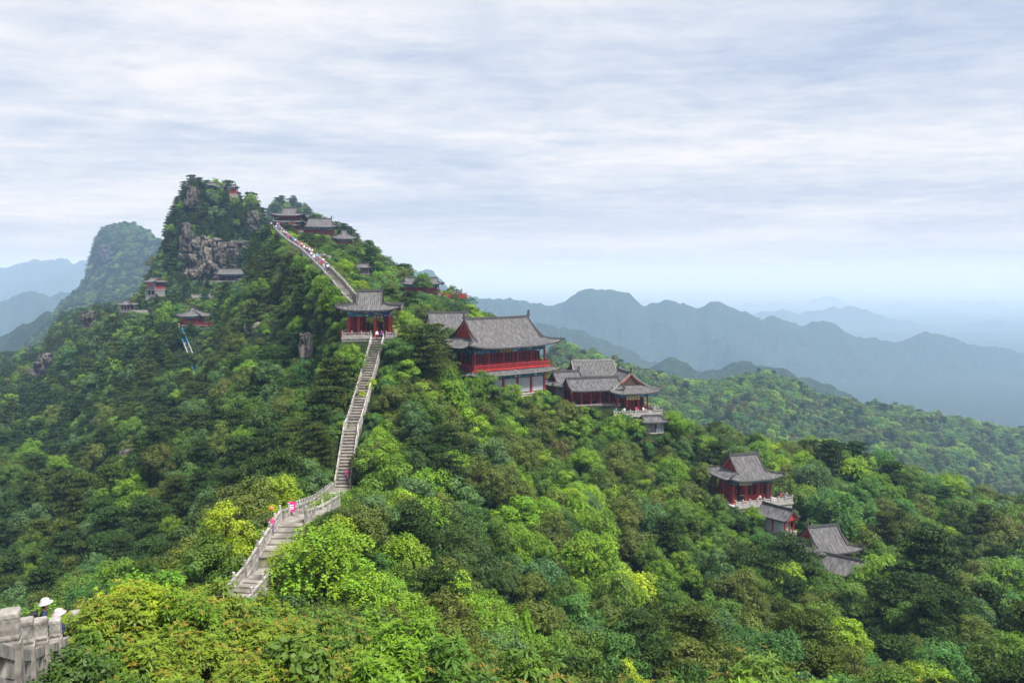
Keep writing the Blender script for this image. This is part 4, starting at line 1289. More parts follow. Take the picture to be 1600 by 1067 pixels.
def plant_forest():
    trees = grow_forest()
    for t in trees:
        t['size'] = F * t['w'] / t['y']
    heroes = [t for t in trees if t['hero']]
    rest = sorted((t for t in trees if not t['hero'] and -60 < t['u'] < 1660 and t['v'] < 1067), key=lambda t: -t['size'])
    pick = {'pine_tree': 0, 'broadleaf_tree': 0, 'maple_tree': 0, 'bush': 0, 'shrub': 0, 'cypress_tree': 0}
    quota = {'pine_tree': 230, 'broadleaf_tree': 230, 'maple_tree': 150, 'bush': 40, 'shrub': 20, 'cypress_tree': 10}
    single, ids = list(heroes), set()
    for t in rest:
        nm = NAME[t['kind']]
        if pick[nm] < quota[nm] and t['y'] < 230 and visible_guess(t, trees):
            pick[nm] += 1
            single.append(t); ids.add(id(t))
    used = {}
    for t in single:
        far, dr, mark = near_mark(t['u'], t['v'], t['y'])
        size = 'large' if t['size'] > 85 else ('medium' if t['size'] > 52 else 'small')
        lab = '%s %s %s, %s %s %s' % (size, TONE[t['tone']], FORM[t['kind']], far, dr, mark)
        used.setdefault(lab, []).append(t)
        t['label'] = lab
        t['mark'] = mark
    for lab, ts in used.items():
        if len(ts) == 1: continue
        ts.sort(key=lambda t: t['u'])
        ordn = ['leftmost', 'second from left', 'third from left', 'fourth from left', 'fifth from left', 'sixth from left', 'seventh from left', 'eighth from left', 'ninth from left', 'tenth from left']
        for i, t in enumerate(ts):
            w_ = 'right one' if (len(ts) == 2 and i) else ('left one' if len(ts) == 2 else ordn[min(i, 9)])
            t['label'] = '%s, %s' % (lab.split(' ', 1)[1] if len(lab.split()) + len(w_.split()) > 16 else lab, w_)
    for t in single:
        crown, trunk, pr_, ph_ = PROTO[t['kind']][t['pi']]
        e = empty(NAME[t['kind']], (t['x'], t['y'], t['z']), t['rz'])
        e.scale = t['s']
        tag(e, t['label'], CAT[NAME[t['kind']]], 'trees and shrubs near ' + t['mark'].replace('the ', '', 1))
        link('trunk', trunk, e)
        c = link('crown', crown, e)
        c['tint'] = tuple(float(q) for q in t['tint'])
    mass = [t for t in trees if not t['hero'] and id(t) not in ids]
    groups = {}
    for t in mass:
        far = t['y'] > 250
        nm = NAME[t['kind']]
        key = 'pine_forest' if nm == 'pine_tree' else ('undergrowth' if nm in ('bush', 'shrub') else 'broadleaf_forest')
        if t['y'] > 450: key = 'far_forest'
        groups.setdefault(key, []).append(t)
    info = {'pine_forest': 'dark layered pines massed over the steep mountain slopes', 'undergrowth': 'low leafy bushes filling gaps along paths and buildings',
            'broadleaf_forest': 'mixed green broadleaf trees massed over the mountain slopes', 'far_forest': 'small blue-hazed trees covering the distant slopes and peak'}
    for key, ts in groups.items():
        forest(key, ts, info[key])
    print('TREES', len(trees), 'single', len(single), pick, {k: len(v) for k, v in groups.items()}, 'dup labels', sum(len(v) > 3 for v in used.values()))


def visible_guess(t, trees):
    # enough of the crown must show above what stands in front: canopy test along the bearing
    a = t['x'] / t['y']
    yy = np.linspace(max(4.0, t['y'] * 0.55), t['y'] - t['w'] * 0.5, 24)
    zz = sample(ZC, a * yy, yy)
    return ((t['z'] + t['s'][2] * 6.0 * 0.8) / t['y']) > (zz / yy).max() - 0.004


def forest(name, ts, label):
    kinds = [('round', 0), ('round', 1), ('dense', 0), ('loose', 0), ('tiered', 0), ('tiered', 1), ('pine', 0), ('pine', 1), ('spread_pine', 0), ('bush', 0), ('longleaf', 0)]
    protos = [(PROTO[k][i][0], PROTO[k][i][1]) for k, i in kinds] + [(p[0], p[1]) for p in PROTO_FAR]
    first = {}
    for i, (k, j) in enumerate(kinds): first.setdefault(k, []).append(i)
    nk = len(kinds)
    farmap = {'round': nk, 'dense': nk + 1, 'loose': nk, 'tiered': nk + 2, 'pine': nk + 3, 'spread_pine': nk + 3, 'bush': 9, 'longleaf': 10}
    n = len(ts)
    co = np.array([(t['x'], t['y'], t['z']) for t in ts], np.float32)
    rot = np.array([(rng.normal() * 0.05, rng.normal() * 0.05, t['rz']) for t in ts], np.float32)
    scl = np.array([t['s'] for t in ts], np.float32)
    tint = np.array([tuple(t['tint']) + (1.0,) for t in ts], np.float32)
    idx = []
    for t in ts:
        if t['y'] > 250: idx.append(farmap[t['kind']])
        else:
            c = first[t['kind']]
            idx.append(c[int(rng.integers(0, len(c)))])
    me = bpy.data.meshes.new(name)
    me.vertices.add(n)
    me.vertices.foreach_set('co', co.ravel())
    for nm, ty, arr, f in (('tint', 'FLOAT_COLOR', tint, 'color'), ('rot', 'FLOAT_VECTOR', rot, 'vector'), ('scl', 'FLOAT_VECTOR', scl, 'vector'), ('idx', 'INT', np.array(idx, np.int32), 'value')):
        at = me.attributes.new(nm, ty, 'POINT')
        at.data.foreach_set(f, arr.ravel())
    me.materials.append(M['leaf'])
    o = link(name, me)
    tag(o, label, 'forest', kind='stuff')
    g = bpy.data.node_groups.new(name, 'GeometryNodeTree')
    g.interface.new_socket('Geometry', in_out='INPUT', socket_type='NodeSocketGeometry')
    g.interface.new_socket('Geometry', in_out='OUTPUT', socket_type='NodeSocketGeometry')
    N, L = g.nodes, g.links
    gi, go = N.new('NodeGroupInput'), N.new('NodeGroupOutput')

    def attr(nm, ty):
        a = N.new('GeometryNodeInputNamedAttribute')
        a.data_type = ty
        a.inputs['Name'].default_value = nm
        return a.outputs[0]
    joined = N.new('GeometryNodeJoinGeometry')
    for layer in (0, 1):
        j = N.new('GeometryNodeJoinGeometry')
        for p in reversed(range(len(protos))):
            key = 'proto_%d_%d' % (p, layer)
            ob = bpy.data.objects.get(key) or bpy.data.objects.new(key, protos[p][layer])
            oi = N.new('GeometryNodeObjectInfo')
            oi.inputs['Object'].default_value = ob
            oi.inputs['As Instance'].default_value = True
            L.new(oi.outputs['Geometry'], j.inputs[0])
        ip = N.new('GeometryNodeInstanceOnPoints')
        L.new(gi.outputs[0], ip.inputs['Points'])
        L.new(j.outputs[0], ip.inputs['Instance'])
        ip.inputs['Pick Instance'].default_value = True
        L.new(attr('idx', 'INT'), ip.inputs['Instance Index'])
        L.new(attr('rot', 'FLOAT_VECTOR'), ip.inputs['Rotation'])
        L.new(attr('scl', 'FLOAT_VECTOR'), ip.inputs['Scale'])
        L.new(ip.outputs[0], joined.inputs[0])
    L.new(joined.outputs[0], go.inputs[0])
    md = o.modifiers.new('scatter', 'NODES')
    md.node_group = g
    return o


def haze():
    b = MB()
    b.box(-90000, 90000, -400, 41000, -1250, 140)
    m = bpy.data.materials.new('haze')
    m.use_nodes = True
    nt = m.node_tree
    nt.nodes.clear()
    out = nt.nodes.new('ShaderNodeOutputMaterial')
    pv = nt.nodes.new('ShaderNodeVolumePrincipled')
    pv.inputs['Color'].default_value = (0.36, 0.54, 0.86, 1)
    pv.inputs['Absorption Color'].default_value = (0.62, 0.58, 0.58, 1)
    pv.inputs['Density'].default_value = 0.00023
    pv.inputs['Anisotropy'].default_value = 0.0
    nt.links.new(pv.outputs[0], out.inputs['Volume'])
    o = b.build('haze', m)
    tag(o, 'pale blue haze hanging over the valleys', 'haze', kind='stuff')


# ------------------------------------------------------------------ halls and pavilions
class Roof:
    """curved tiled roof: hip-and-gable when 0 < tg < 1, plain gable when tg == 0, full hip when tg == 1"""
    def __init__(s, A, B, H, Rg, tg=0.5, C=0.6, rib=0.34, conc=0.55):
        s.A, s.B, s.H, s.Rg, s.tg, s.C, s.rib, s.conc = A, B, H, Rg, tg, C, rib, conc

    def z(s, t): return s.H * ((1 - s.conc) * t + s.conc * t * t)

    def xh(s, t): return s.Rg if s.tg == 0 or t >= s.tg else s.A - (s.A - s.Rg) * t / s.tg

    def lift(s, e, t):
        k = max(s.tg, 0.35)
        return s.C * e ** 4 * max(0.0, 1 - t / k) ** 1.4 if t < k else 0.0

    def front(s, x, t, sg=-1):
        e = min(1.0, abs(x) / max(s.xh(t), 1e-3))
        return Vector((x * (1 + 0.03 * e ** 4 * (1 - t)), sg * s.B * (1 - t) * (1 + 0.03 * e ** 4 * (1 - t)), s.z(t) + s.lift(e, t)))

    def side(s, y, t, sg=1):
        yh = s.B * (1 - t)
        e = min(1.0, abs(y) / max(yh, 1e-3))
        return Vector((sg * s.xh(t) * (1 + 0.03 * e ** 4 * (1 - t)), y * (1 + 0.03 * e ** 4 * (1 - t)), s.z(t) + s.lift(e, t)))

    def sheet(s, mb, fn, half, tmax, nt, ribs, dz, m):
        n = max(2, int(round(2 * half / s.rib))) * (3 if ribs else 1)
        if not ribs: n = max(8, n // 3)
        cols = []
        for i in range(n + 1):
            c = -half + 2 * half * i / n
            tm = tmax(c)
            cols.append([(c, tm * j / nt) for j in range(nt + 1)])
        vs = []
        for i, col in enumerate(cols):
            h = (0.075 if i % 3 == 1 else (0.05 if i % 3 == 2 else 0.0)) if ribs else 0.0
            for c, t in col:
                p = fn(c, t)
                vs.append((p.x, p.y, p.z + h + dz))
        k = nt + 1
        fs = [(i * k + j, (i + 1) * k + j, (i + 1) * k + j + 1, i * k + j + 1) for i in range(n) for j in range(nt)]
        mb.add(vs, fs, m)

    def build(s, parent, z0, name='roof', ridge='ridge', pale=False, gable_mat='red', beasts=True, ornaments=True, nt=9):
        mb = MB()
        tf = (lambda x: 1.0 if abs(x) <= s.Rg or s.tg == 0 else s.tg * (s.A - abs(x)) / (s.A - s.Rg))
        half = s.Rg if s.tg == 0 else s.A
        if s.tg == 1: tf = lambda x: 1.0 if abs(x) <= s.Rg else (s.A - abs(x)) / (s.A - s.Rg)
        for sg in (-1, 1):
            s.sheet(mb, lambda x, t, sg=sg: s.front(x, t, sg), half, tf, nt, True, 0.0, 0)
            s.sheet(mb, lambda x, t, sg=sg: s.front(x, t, sg), half, tf, 5, False, -0.20, 1)
            ed = [s.front(-half + 2 * half * i / 24, 0, sg) for i in range(25)]
            mb.add([(p.x, p.y, p.z + 0.03) for p in ed] + [(p.x, p.y, p.z - 0.20) for p in ed], [(i, i + 1, 26 + i, 25 + i) for i in range(24)], 2)
        if s.tg > 0:
            ts = (lambda y: min(s.tg, 1 - abs(y) / s.B))
            for sg in (-1, 1):
                s.sheet(mb, lambda y, t, sg=sg: s.side(y, t, sg), s.B, ts, nt, True, 0.0, 0)
                s.sheet(mb, lambda y, t, sg=sg: s.side(y, t, sg), s.B, ts, 4, False, -0.20, 1)
                ed = [s.side(-s.B + 2 * s.B * i / 16, 0, sg) for i in range(17)]
                mb.add([(p.x, p.y, p.z + 0.03) for p in ed] + [(p.x, p.y, p.z - 0.20) for p in ed], [(i, i + 1, 18 + i, 17 + i) for i in range(16)], 2)
        o = mb.build(name, [M['tile'], M['soffit'], M['ridge']], parent, (0, 0, z0), fix=False)
        rm = M['ridge_pale'] if pale else M['ridge']
        # ridges
        b = MB()
        b.sweep([(-s.Rg, 0, s.H + 0.06 * s.Rg * 0.25), (-s.Rg * 0.5, 0, s.H), (0, 0, s.H - 0.03), (s.Rg * 0.5, 0, s.H), (s.Rg, 0, s.H + 0.06 * s.Rg * 0.25)], 0.34, 0.42, 0, 0.2)
        b.build('ridge', rm, o)
        for sx in (-1, 1):
            for sy in (-1, 1):
                if s.tg < 1:
                    d = MB()
                    t0 = s.tg * 0.72 if s.tg > 0 else 0.02
                    pts = []
                    for i in range(8):
                        t = 1 - (1 - t0) * i / 7
                        p = s.front(sx * s.Rg * 0.985, max(t, 0.0), sy)
                        if t < s.tg: p = Vector((sx * s.Rg * 0.985, sy * s.B * (1 - t), s.z(t)))
                        pts.append(p + Vector((0, 0, 0.02)))
                    d.sweep(pts, 0.28, 0.30, 0, 0.18)
                    d.build('gable_ridge', rm, o)
                if s.tg > 0:
                    d = MB()
                    pts = []
                    for i in range(9):
                        t = s.tg * (1 - i / 8)
                        pts.append(s.front(sx * s.xh(t), t, sy) + Vector((0, 0, 0.02)))
                    d.sweep(pts, 0.26, 0.26, 0, 0.16)
                    tip = pts[-1]
                    d.add([tip + Vector((0, 0, 0.0)), tip + Vector((sx * 0.34, sy * 0.34, 0.36)), tip + Vector((sx * 0.05, sy * 0.22, 0.24)), tip + Vector((sx * 0.22, sy * 0.05, 0.24))], [(0, 1, 2), (0, 3, 1), (0, 2, 3), (1, 3, 2)])
                    h = d.build('hip_ridge', rm, o)
                    if beasts:
                        for q in (5.2, 6.2, 7.2):
                            i = int(q)
                            p = pts[i] * (1 - (q - i)) + pts[i + 1] * (q - i)
                            bb = MB()
                            bb.lathe((p.x, p.y, p.z + 0.24), [(0.09, 0), (0.11, 0.10), (0.06, 0.20), (0.09, 0.27), (0.02, 0.36)], 6)
                            bb.build('roof_beast', M['ridge'], h)
        if ornaments:
            f = 0.55 + 0.05 * s.Rg
            prof = [(-0.35, 0.0), (0.35, 0.0), (0.42, 0.5), (0.25, 0.95), (0.45, 1.35), (0.1, 1.5), (-0.25, 1.25), (-0.1, 0.9), (-0.42, 0.55)]
            for sx in (-1, 1):
                bb = MB()
                # outline lies along the ridge, the tail curling inwards
                vs0 = [(sx * (s.Rg - 0.1) + sx * p[0] * f * 0.9, -0.13, s.H + 0.16 + p[1] * f) for p in prof]
                vs1 = [(x, 0.13, z) for x, _, z in vs0]
                n = len(prof)
                bb.add(vs0 + vs1, [tuple(range(n)), tuple(range(2 * n - 1, n - 1, -1))] + [(i, n + i, n + (i + 1) % n, (i + 1) % n) for i in range(n)])
                bb.build('ridge_ornament', M['ridge'], o)
        if s.tg < 1:
            for sx in (-1, 1):
                g = MB()
                xg = sx * (s.Rg - 0.34)
                pts = []
                for i in range(7):
                    t = s.tg + (1 - s.tg) * i / 6
                    pts.append((s.B * (1 - t), s.z(t) - 0.12))
                poly = [(-p[0], p[1]) for p in pts] + [(p[0], p[1]) for p in reversed(pts[:-1])]
                g.extrude(poly, xg - 0.05, xg + 0.05)
                g.build('gable', M[gable_mat], o)
                bg = MB()
                xb = sx * (s.Rg - 0.12)
                for sy in (-1, 1):
                    for i in range(6):
                        (y0, za), (y1, zb) = pts[i], pts[i + 1]
                        bg.add([(xb - 0.04, sy * y0, za - 0.28), (xb - 0.04, sy * y1, zb - 0.28), (xb - 0.04, sy * y1, zb + 0.08), (xb - 0.04, sy * y0, za + 0.08),
                                (xb + 0.04, sy * y0, za - 0.28), (xb + 0.04, sy * y1, zb - 0.28), (xb + 0.04, sy * y1, zb + 0.08), (xb + 0.04, sy * y0, za + 0.08)],
                               [(0, 1, 2, 3), (7, 6, 5, 4), (0, 4, 5, 1), (1, 5, 6, 2), (2, 6, 7, 3), (3, 7, 4, 0)])
                bg.build('bargeboard', M['orange'], o)
        return o


def skirt(parent, a0, b0, a1, b1, z0, h, C, name='skirt_roof'):
    """a narrow pent roof round a storey: from wall line (a0, b0) down to eave (a1, b1)"""
    mb = MB()
    for axis in (0, 1):
        for sg in (-1, 1):
            he, hi_ = (a1, a0) if axis == 0 else (b1, b0)
            pe, pi_ = (b1, b0) if axis == 0 else (a1, a0)
            n = int(2 * he / 0.34) * 3
            for under in (0, 1):
                vs = []
                for i in range(n + 1):
                    f = -1 + 2 * i / n
                    rib = (0.07 if i % 3 == 1 else 0.045 if i % 3 == 2 else 0) if not under else -0.16
                    for j in range(5):
                        t = j / 4
                        c = f * (he + (hi_ - he) * t)
                        q = sg * (pe + (pi_ - pe) * t)
                        zz = h * (0.6 * t + 0.4 * t * t) + C * abs(f) ** 6 * (1 - t) ** 1.4 + rib
                        vs.append((c, q, zz) if axis == 0 else (q, c, zz))
                mb.add(vs, [(i * 5 + j, (i + 1) * 5 + j, (i + 1) * 5 + j + 1, i * 5 + j + 1) for i in range(n) for j in range(4)], under)
            ed = []
            for i in range(25):
                f = -1 + 2 * i / 24
                c, q, zz = f * he, sg * pe, C * abs(f) ** 6
                ed.append((c, q, zz) if axis == 0 else (q, c, zz))
            mb.add([(x, y, z + 0.03) for x, y, z in ed] + [(x, y, z - 0.17) for x, y, z in ed], [(i, i + 1, 26 + i, 25 + i) for i in range(24)], 2)
    o = mb.build(name, [M['tile'], M['soffit'], M['ridge_pale']], parent, (0, 0, z0), fix=False)
    for sx in (-1, 1):
        for sy in (-1, 1):
            d = MB()
            d.sweep([(sx * (a1 + (a0 - a1) * t), sy * (b1 + (b0 - b1) * t), h * (0.6 * t + 0.4 * t * t) + C * (1 - t) ** 1.4 + 0.03) for t in (1, 0.75, 0.5, 0.25, 0)], 0.24, 0.22, 0, 0.15)
            d.build('hip_ridge', M['ridge'], o)
    return o


def columns(parent, xs, ys, z0, z1, r=0.2, material='red'):
    me = None
    for x in xs:
        for y in ys:
            if me is None:
                b = MB()
                b.lathe((0, 0, 0), [(r * 1.5, 0), (r * 1.5, 0.15), (r, 0.2), (r, z1 - z0)], 10)
                me = b.mesh('column', [M[material]], False)
            link('column', me, parent, (x, y, z0))


def beams(parent, a, b, z0, h, sides=('f', 'b', 'l', 'r')):
    """painted lintel band round a column grid and a row of small brackets over it"""
    for sd in sides:
        mb = MB()
        bk = MB()
        if sd in 'fb':
            y = -b if sd == 'f' else b
            mb.box(-a - 0.15, a + 0.15, y - 0.13, y + 0.13, z0, z0 + h)
            n = max(3, int(2 * a / 0.9))
            for i in range(n + 1):
                x = -a + 2 * a * i / n
                bk.box(x - 0.13, x + 0.13, y - 0.42, y + 0.2, z0 + h, z0 + h + 0.16)
                bk.box(x - 0.22, x + 0.22, y - 0.55, y + 0.2, z0 + h + 0.16, z0 + h + 0.32)
        else:
            x = -a if sd == 'l' else a
            mb.box(x - 0.126, x + 0.126, -b + 0.135, b - 0.135, z0 + 0.004, z0 + h - 0.004)
            n = max(2, int(2 * b / 0.9))
            for i in range(1, n):
                y = -b + 2 * b * i / n
                bk.box(x - 0.42, x + 0.42, y - 0.13, y + 0.13, z0 + h, z0 + h + 0.16)
                bk.box(x - 0.5, x + 0.5, y - 0.2, y + 0.2, z0 + h + 0.16, z0 + h + 0.32)
        o = mb.build('painted_beam', M['beam'], parent)
        bk.build('bracket_row', M['beam'], o)


def lattice_panel(w, h):
    """one door leaf: frame, solid foot, lattice over a dark pane"""
    mb = MB()
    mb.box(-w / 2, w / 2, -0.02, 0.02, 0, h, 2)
    f = 0.09
    mb.box(-w / 2, -w / 2 + f, -0.06, -0.02, 0, h, 0)
    mb.box(w / 2 - f, w / 2, -0.06, -0.02, 0, h, 0)
    for z in (0, h * 0.36, h - f):
        mb.box(-w / 2 + f, w / 2 - f, -0.057, -0.02, z, z + f, 0)
    mb.box(-w / 2 + f, w / 2 - f, -0.045, -0.02, f, h * 0.36, 0)
    n = max(2, int(w / 0.28))
    for i in range(1, n):
        x = -w / 2 + w * i / n
        mb.box(x - 0.02, x + 0.02, -0.05, -0.02, h * 0.36 + f, h - f, 1)
    k = max(3, int(h * 0.55 / 0.28))
    for i in range(1, k):
        z = h * 0.36 + f + (h * 0.64 - 2 * f) * i / k
        mb.box(-w / 2 + f, w / 2 - f, -0.048, -0.02, z - 0.02, z + 0.02, 1)
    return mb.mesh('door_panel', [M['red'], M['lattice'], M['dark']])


def door_row(parent, x0, x1, y, z0, h, n, rz=0.0, skip=()):
    w = (x1 - x0) / n
    me = lattice_panel(w - 0.04, h)
    for i in range(n):
        if i in skip: continue
        link('door_panel', me, parent, (x0 + w * (i + 0.5), y, z0), (0, 0, rz))


def wall_box(parent, a, b, z0, z1, material, name='wall', t=0.16, sides='fblr'):
    for sd in sides:
        mb = MB()
        if sd == 'f': mb.box(-a, a, -b, -b + t, z0, z1)
        if sd == 'b': mb.box(-a, a, b - t, b, z0, z1)
        if sd == 'l': mb.box(-a, -a + t, -b + t + 0.003, b - t - 0.003, z0, z1)
        if sd == 'r': mb.box(a - t, a, -b + t + 0.003, b - t - 0.003, z0, z1)
        mb.build(name, M[material], parent)


def rail_run(parent, pts, z0, h, material, post=0.12, gap=1.6, panel=True, name='railing'):
    """balustrade run: posts with rails and a pierced panel between"""
    root = empty(name, (0, 0, 0), 0, parent)
    pm = MB()
    pm.box(-post / 2, post / 2, -post / 2, post / 2, 0, h * 1.12)
    pm.box(-post * 0.65, post * 0.65, -post * 0.65, post * 0.65, h * 1.12, h * 1.3)
    pme = pm.mesh('post', M[material])
    for (p, q) in zip(pts[:-1], pts[1:]):
        p, q = Vector(p), Vector(q)
        L = (q - p).length
        n = max(1, int(round(L / gap)))
        d = (q - p) / n
        ang = math.atan2(d.y, d.x)
        w = d.length - post
        pan = MB()
        pan.box(-w / 2, w / 2, -0.05, 0.05, h * 0.86, h)
        pan.box(-w / 2, w / 2, -0.05, 0.05, h * 0.05, h * 0.18)
        if panel:
            pan.box(-w / 2, w / 2, -0.03, 0.03, h * 0.18, h * 0.60)
            for f in (-0.25, 0.25):
                pan.box(w * f - 0.06, w * f + 0.06, -0.035, 0.035, h * 0.60, h * 0.86)
        else:
            pan.box(-w / 2, w / 2, -0.04, 0.04, h * 0.48, h * 0.56)
            for f in (-0.3, 0, 0.3):
                pan.box(w * f - 0.035, w * f + 0.035, -0.04, 0.04, h * 0.18, h * 0.86)
        pme2 = pan.mesh('rail_panel', M[material])
        for i in range(n):
            c = p + d * (i + 0.5)
            link('rail_panel', pme2, root, (c.x, c.y, z0), (0, 0, ang))
            a = p + d * i
            link('post', pme, root, (a.x, a.y, z0), (0, 0, ang))
    q = Vector(pts[-1])
    link('post', pme, root, (q.x, q.y, z0))
    return root


STROKES = [  # gold characters on a plaque: strokes (x0, z0, x1, z1) in a unit cell
 [(0.1, 0.85, 0.9, 0.85), (0.5, 0.95, 0.5, 0.05), (0.2, 0.5, 0.8, 0.5), (0.15, 0.1, 0.85, 0.1), (0.25, 0.5, 0.15, 0.1)],
 [(0.1, 0.6, 0.9, 0.6), (0.5, 0.95, 0.15, 0.05), (0.5, 0.6, 0.9, 0.05)],
 [(0.2, 0.9, 0.2, 0.1), (0.8, 0.9, 0.8, 0.1), (0.2, 0.9, 0.8, 0.9), (0.2, 0.5, 0.8, 0.5), (0.2, 0.1, 0.8, 0.1)],
 [(0.1, 0.75, 0.9, 0.75), (0.3, 0.95, 0.3, 0.5), (0.7, 0.95, 0.7, 0.5), (0.1, 0.4, 0.9, 0.4), (0.5, 0.6, 0.2, 0.05), (0.5, 0.4, 0.85, 0.05)],
]


def plaque(parent, x, y, z, w, h, n=3, frame='wood', ink='gold', tilt=0.18):
    b = MB()
    b.box(-w / 2, w / 2, -0.05, 0.05, 0, h)
    o = b.build('plaque', M[frame], parent, (x, y, z))
    o.rotation_euler = (tilt, 0, 0)
    f = MB()
    c = w * 0.9 / n
    for k in range(n):
        x0 = -w * 0.45 + k * c
        for (a0, b0, a1, b1) in STROKES[k % 4]:
            p, q = Vector((x0 + c * (0.1 + 0.8 * a0), 0, h * (0.1 + 0.8 * b0))), Vector((x0 + c * (0.1 + 0.8 * a1), 0, h * (0.1 + 0.8 * b1)))
            d = (q - p).normalized()
            s = Vector((-d.z, 0, d.x)) * 0.045 * max(h, 0.5)
            f.add([p - s + Vector((0, -0.075, 0)), q - s + Vector((0, -0.075, 0)), q + s + Vector((0, -0.075, 0)), p + s + Vector((0, -0.075, 0)),
                   p - s + Vector((0, -0.05, 0)), q - s + Vector((0, -0.05, 0)), q + s + Vector((0, -0.05, 0)), p + s + Vector((0, -0.05, 0))],
                  [(0, 1, 2, 3), (0, 4, 5, 1), (1, 5, 6, 2), (2, 6, 7, 3), (3, 7, 4, 0)])
    f.build('lettering', M[ink], o)
    return o


def platform(parent, a, b, z0, z1, material='stone', name='platform'):
    m = MB()
    m.box(-a, a, -b, b, z0, z1 - 0.14)
    m.box(-a - 0.1, a + 0.1, -b - 0.1, b + 0.1, z1 - 0.14, z1)
    return m.build(name, M[material], parent)


def start(key, name, label, cat='pavilion', group=None):
    p, yaw = SITE[key]
    e = empty(name, p, yaw)
    tag(e, label, cat, group)
    return e


G_T = 'temple buildings along the ridge'


def gate_pavilion():
    e = start('gate', 'gate_pavilion', 'red-columned gate pavilion with grey hip roof at the top of the long stairs', 'pavilion', G_T)
    platform(e, 4.5, 3.4, -2.5, 0.0)
    a, b, h = 3.45, 2.6, 3.75
    columns(e, (-a, -1.75, 0.95, a), (-b, b), 0, h, 0.19)
    columns(e, (-a, a), (-0.0,), 0, h, 0.19)
    # side bays walled, the passage open
    for (x0, x1, y) in ((-a + 0.2, -2.7, -1.5), (-a + 0.2, -0.9, 1.9), (2.2, a - 0.2, 1.9)):
        m = MB()
        m.box(x0, x1, y, y + 0.15, 0, h - 0.1)
        m.build('wall', M['maroon'], e)
    door_row(e, -1.6, -0.2, 1.7, 0, 2.5, 2)
    door_row(e, 1.2, 2.2, 1.2, 0, 2.5, 1)
    beams(e, a, b, h - 0.1, 0.75)
    plaque(e, 1.6, -b - 0.25, h - 0.5, 2.0, 0.62, 3, 'wood', 'yellow_print')
    r = Roof(5.35, 4.25, 3.05, 2.1, 0.52, 0.75)
    r.build(e, h + 0.95)
    c = MB()
    c.box(-a, a, -b, b, h + 0.3, h + 0.36)
    c.build('ceiling', M['soffit'], e)
    rail_run(e, [(-4.4, 3.2), (-4.4, -3.3), (0.35, -3.3)], 0.0, 0.95, 'stone', 0.16, 1.5)
    rail_run(e, [(2.9, -3.3), (4.4, -3.3), (4.4, 3.2)], 0.0, 0.95, 'stone', 0.16, 1.5)
    sc_ = MB()
    sc_.box(-4.9, -4.45, -2.2, -2.1, -0.4, 1.3)
    sc_.build('red_banner', M['red_rail'], e)


def main_hall():
    e = start('hall', 'temple_hall', 'large two-storey red temple hall with long grey hip-and-gable roof and gold plaque', 'hall', G_T)
    a, b = 8.6, 4.6
    h1 = 4.4
    platform(e, a + 0.6, b + 0.6, -3.0, 0.0)
    # lower storey: pale shuttered bays between red columns
    xs = [-a + 2 * a * i / 5 for i in range(6)]
    columns(e, xs, (-b, b), 0, h1 - 0.6, 0.22)
    columns(e, (-a, a), (0,), 0, h1 - 0.6, 0.22)
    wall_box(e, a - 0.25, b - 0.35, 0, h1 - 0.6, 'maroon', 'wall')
    for i in range(5):
        m = MB()
        w = 2 * a / 5
        m.box(xs[i] + 0.35, xs[i + 1] - 0.35, -b - 0.02, -b + 0.12, 0.25, h1 - 1.25)
        for q in range(14):
            z = 0.3 + q * 0.2
            m.box(xs[i] + 0.36, xs[i + 1] - 0.36, -b - 0.04, -b - 0.02, z, z + 0.15)
        m.build('shutter', M['plaster'], e)
    beams(e, a, b, h1 - 1.1, 0.75)
    skirt(e, a + 0.2, b + 0.2, a + 2.1, b + 2.0, h1, 0.95, 0.55)
    # upper storey with gallery
    z2 = h1 + 1.0
    fl = MB()
    fl.box(-a - 0.9, a + 0.9, -b - 0.9, b + 0.9, z2 - 0.25, z2)
    fl.build('gallery_floor', M['red'], e)
    rail_run(e, [(-a - 0.75, -b - 0.75), (a + 0.75, -b - 0.75), (a + 0.75, b + 0.75), (-a - 0.75, b + 0.75), (-a - 0.75, -b - 0.75)], z2, 0.95, 'red_rail', 0.13, 1.72, False)
    h2 = 3.3
    columns(e, xs, (-b, b), z2, z2 + h2, 0.21)
    columns(e, (-a, a), (0,), z2, z2 + h2, 0.21)
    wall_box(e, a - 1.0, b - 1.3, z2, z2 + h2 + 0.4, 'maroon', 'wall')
    for i in range(5):
        door_row(e, xs[i] + 0.25, xs[i + 1] - 0.25, -b + 1.22, z2, h2 - 0.4, 4)
    for sx in (-1, 1):
        w = 2 * b - 2.8
        me = lattice_panel(w / 4 - 0.04, h2 - 0.4)
        for k in range(4):
            link('door_panel', me, e, (sx * (a - 0.92), -w / 2 + w / 4 * (k + 0.5), z2), (0, 0, sx * math.pi / 2))
    beams(e, a, b, z2 + h2 - 0.15, 0.8)
    plaque(e, -1.6, -b - 0.5, z2 + h2 - 0.15, 3.3, 0.95, 4)
    c = MB()
    c.box(-a, a, -b, b, z2 + h2 + 0.3, z2 + h2 + 0.4)
    c.build('ceiling', M['soffit'], e)
    r = Roof(a + 2.5, b + 2.3, 5.3, a - 0.6, 0.46, 1.0, 0.36)
    r.build(e, z2 + h2 + 0.95)


def hall_behind():
    e = start('hall_back', 'side_hall', 'grey-roofed side hall half hidden behind the left end of the main temple hall', 'hall', G_T)
    platform(e, 5.4, 3.4, -2, 0)
    columns(e, (-5, -2.5, 0, 2.5, 5), (-3, 3), 0, 3.6, 0.2)
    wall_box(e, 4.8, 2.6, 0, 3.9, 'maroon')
    beams(e, 5, 3, 3.5, 0.6)
    Roof(6.3, 4.9, 3.4, 4.4, 0.5, 0.8).build(e, 4.5)


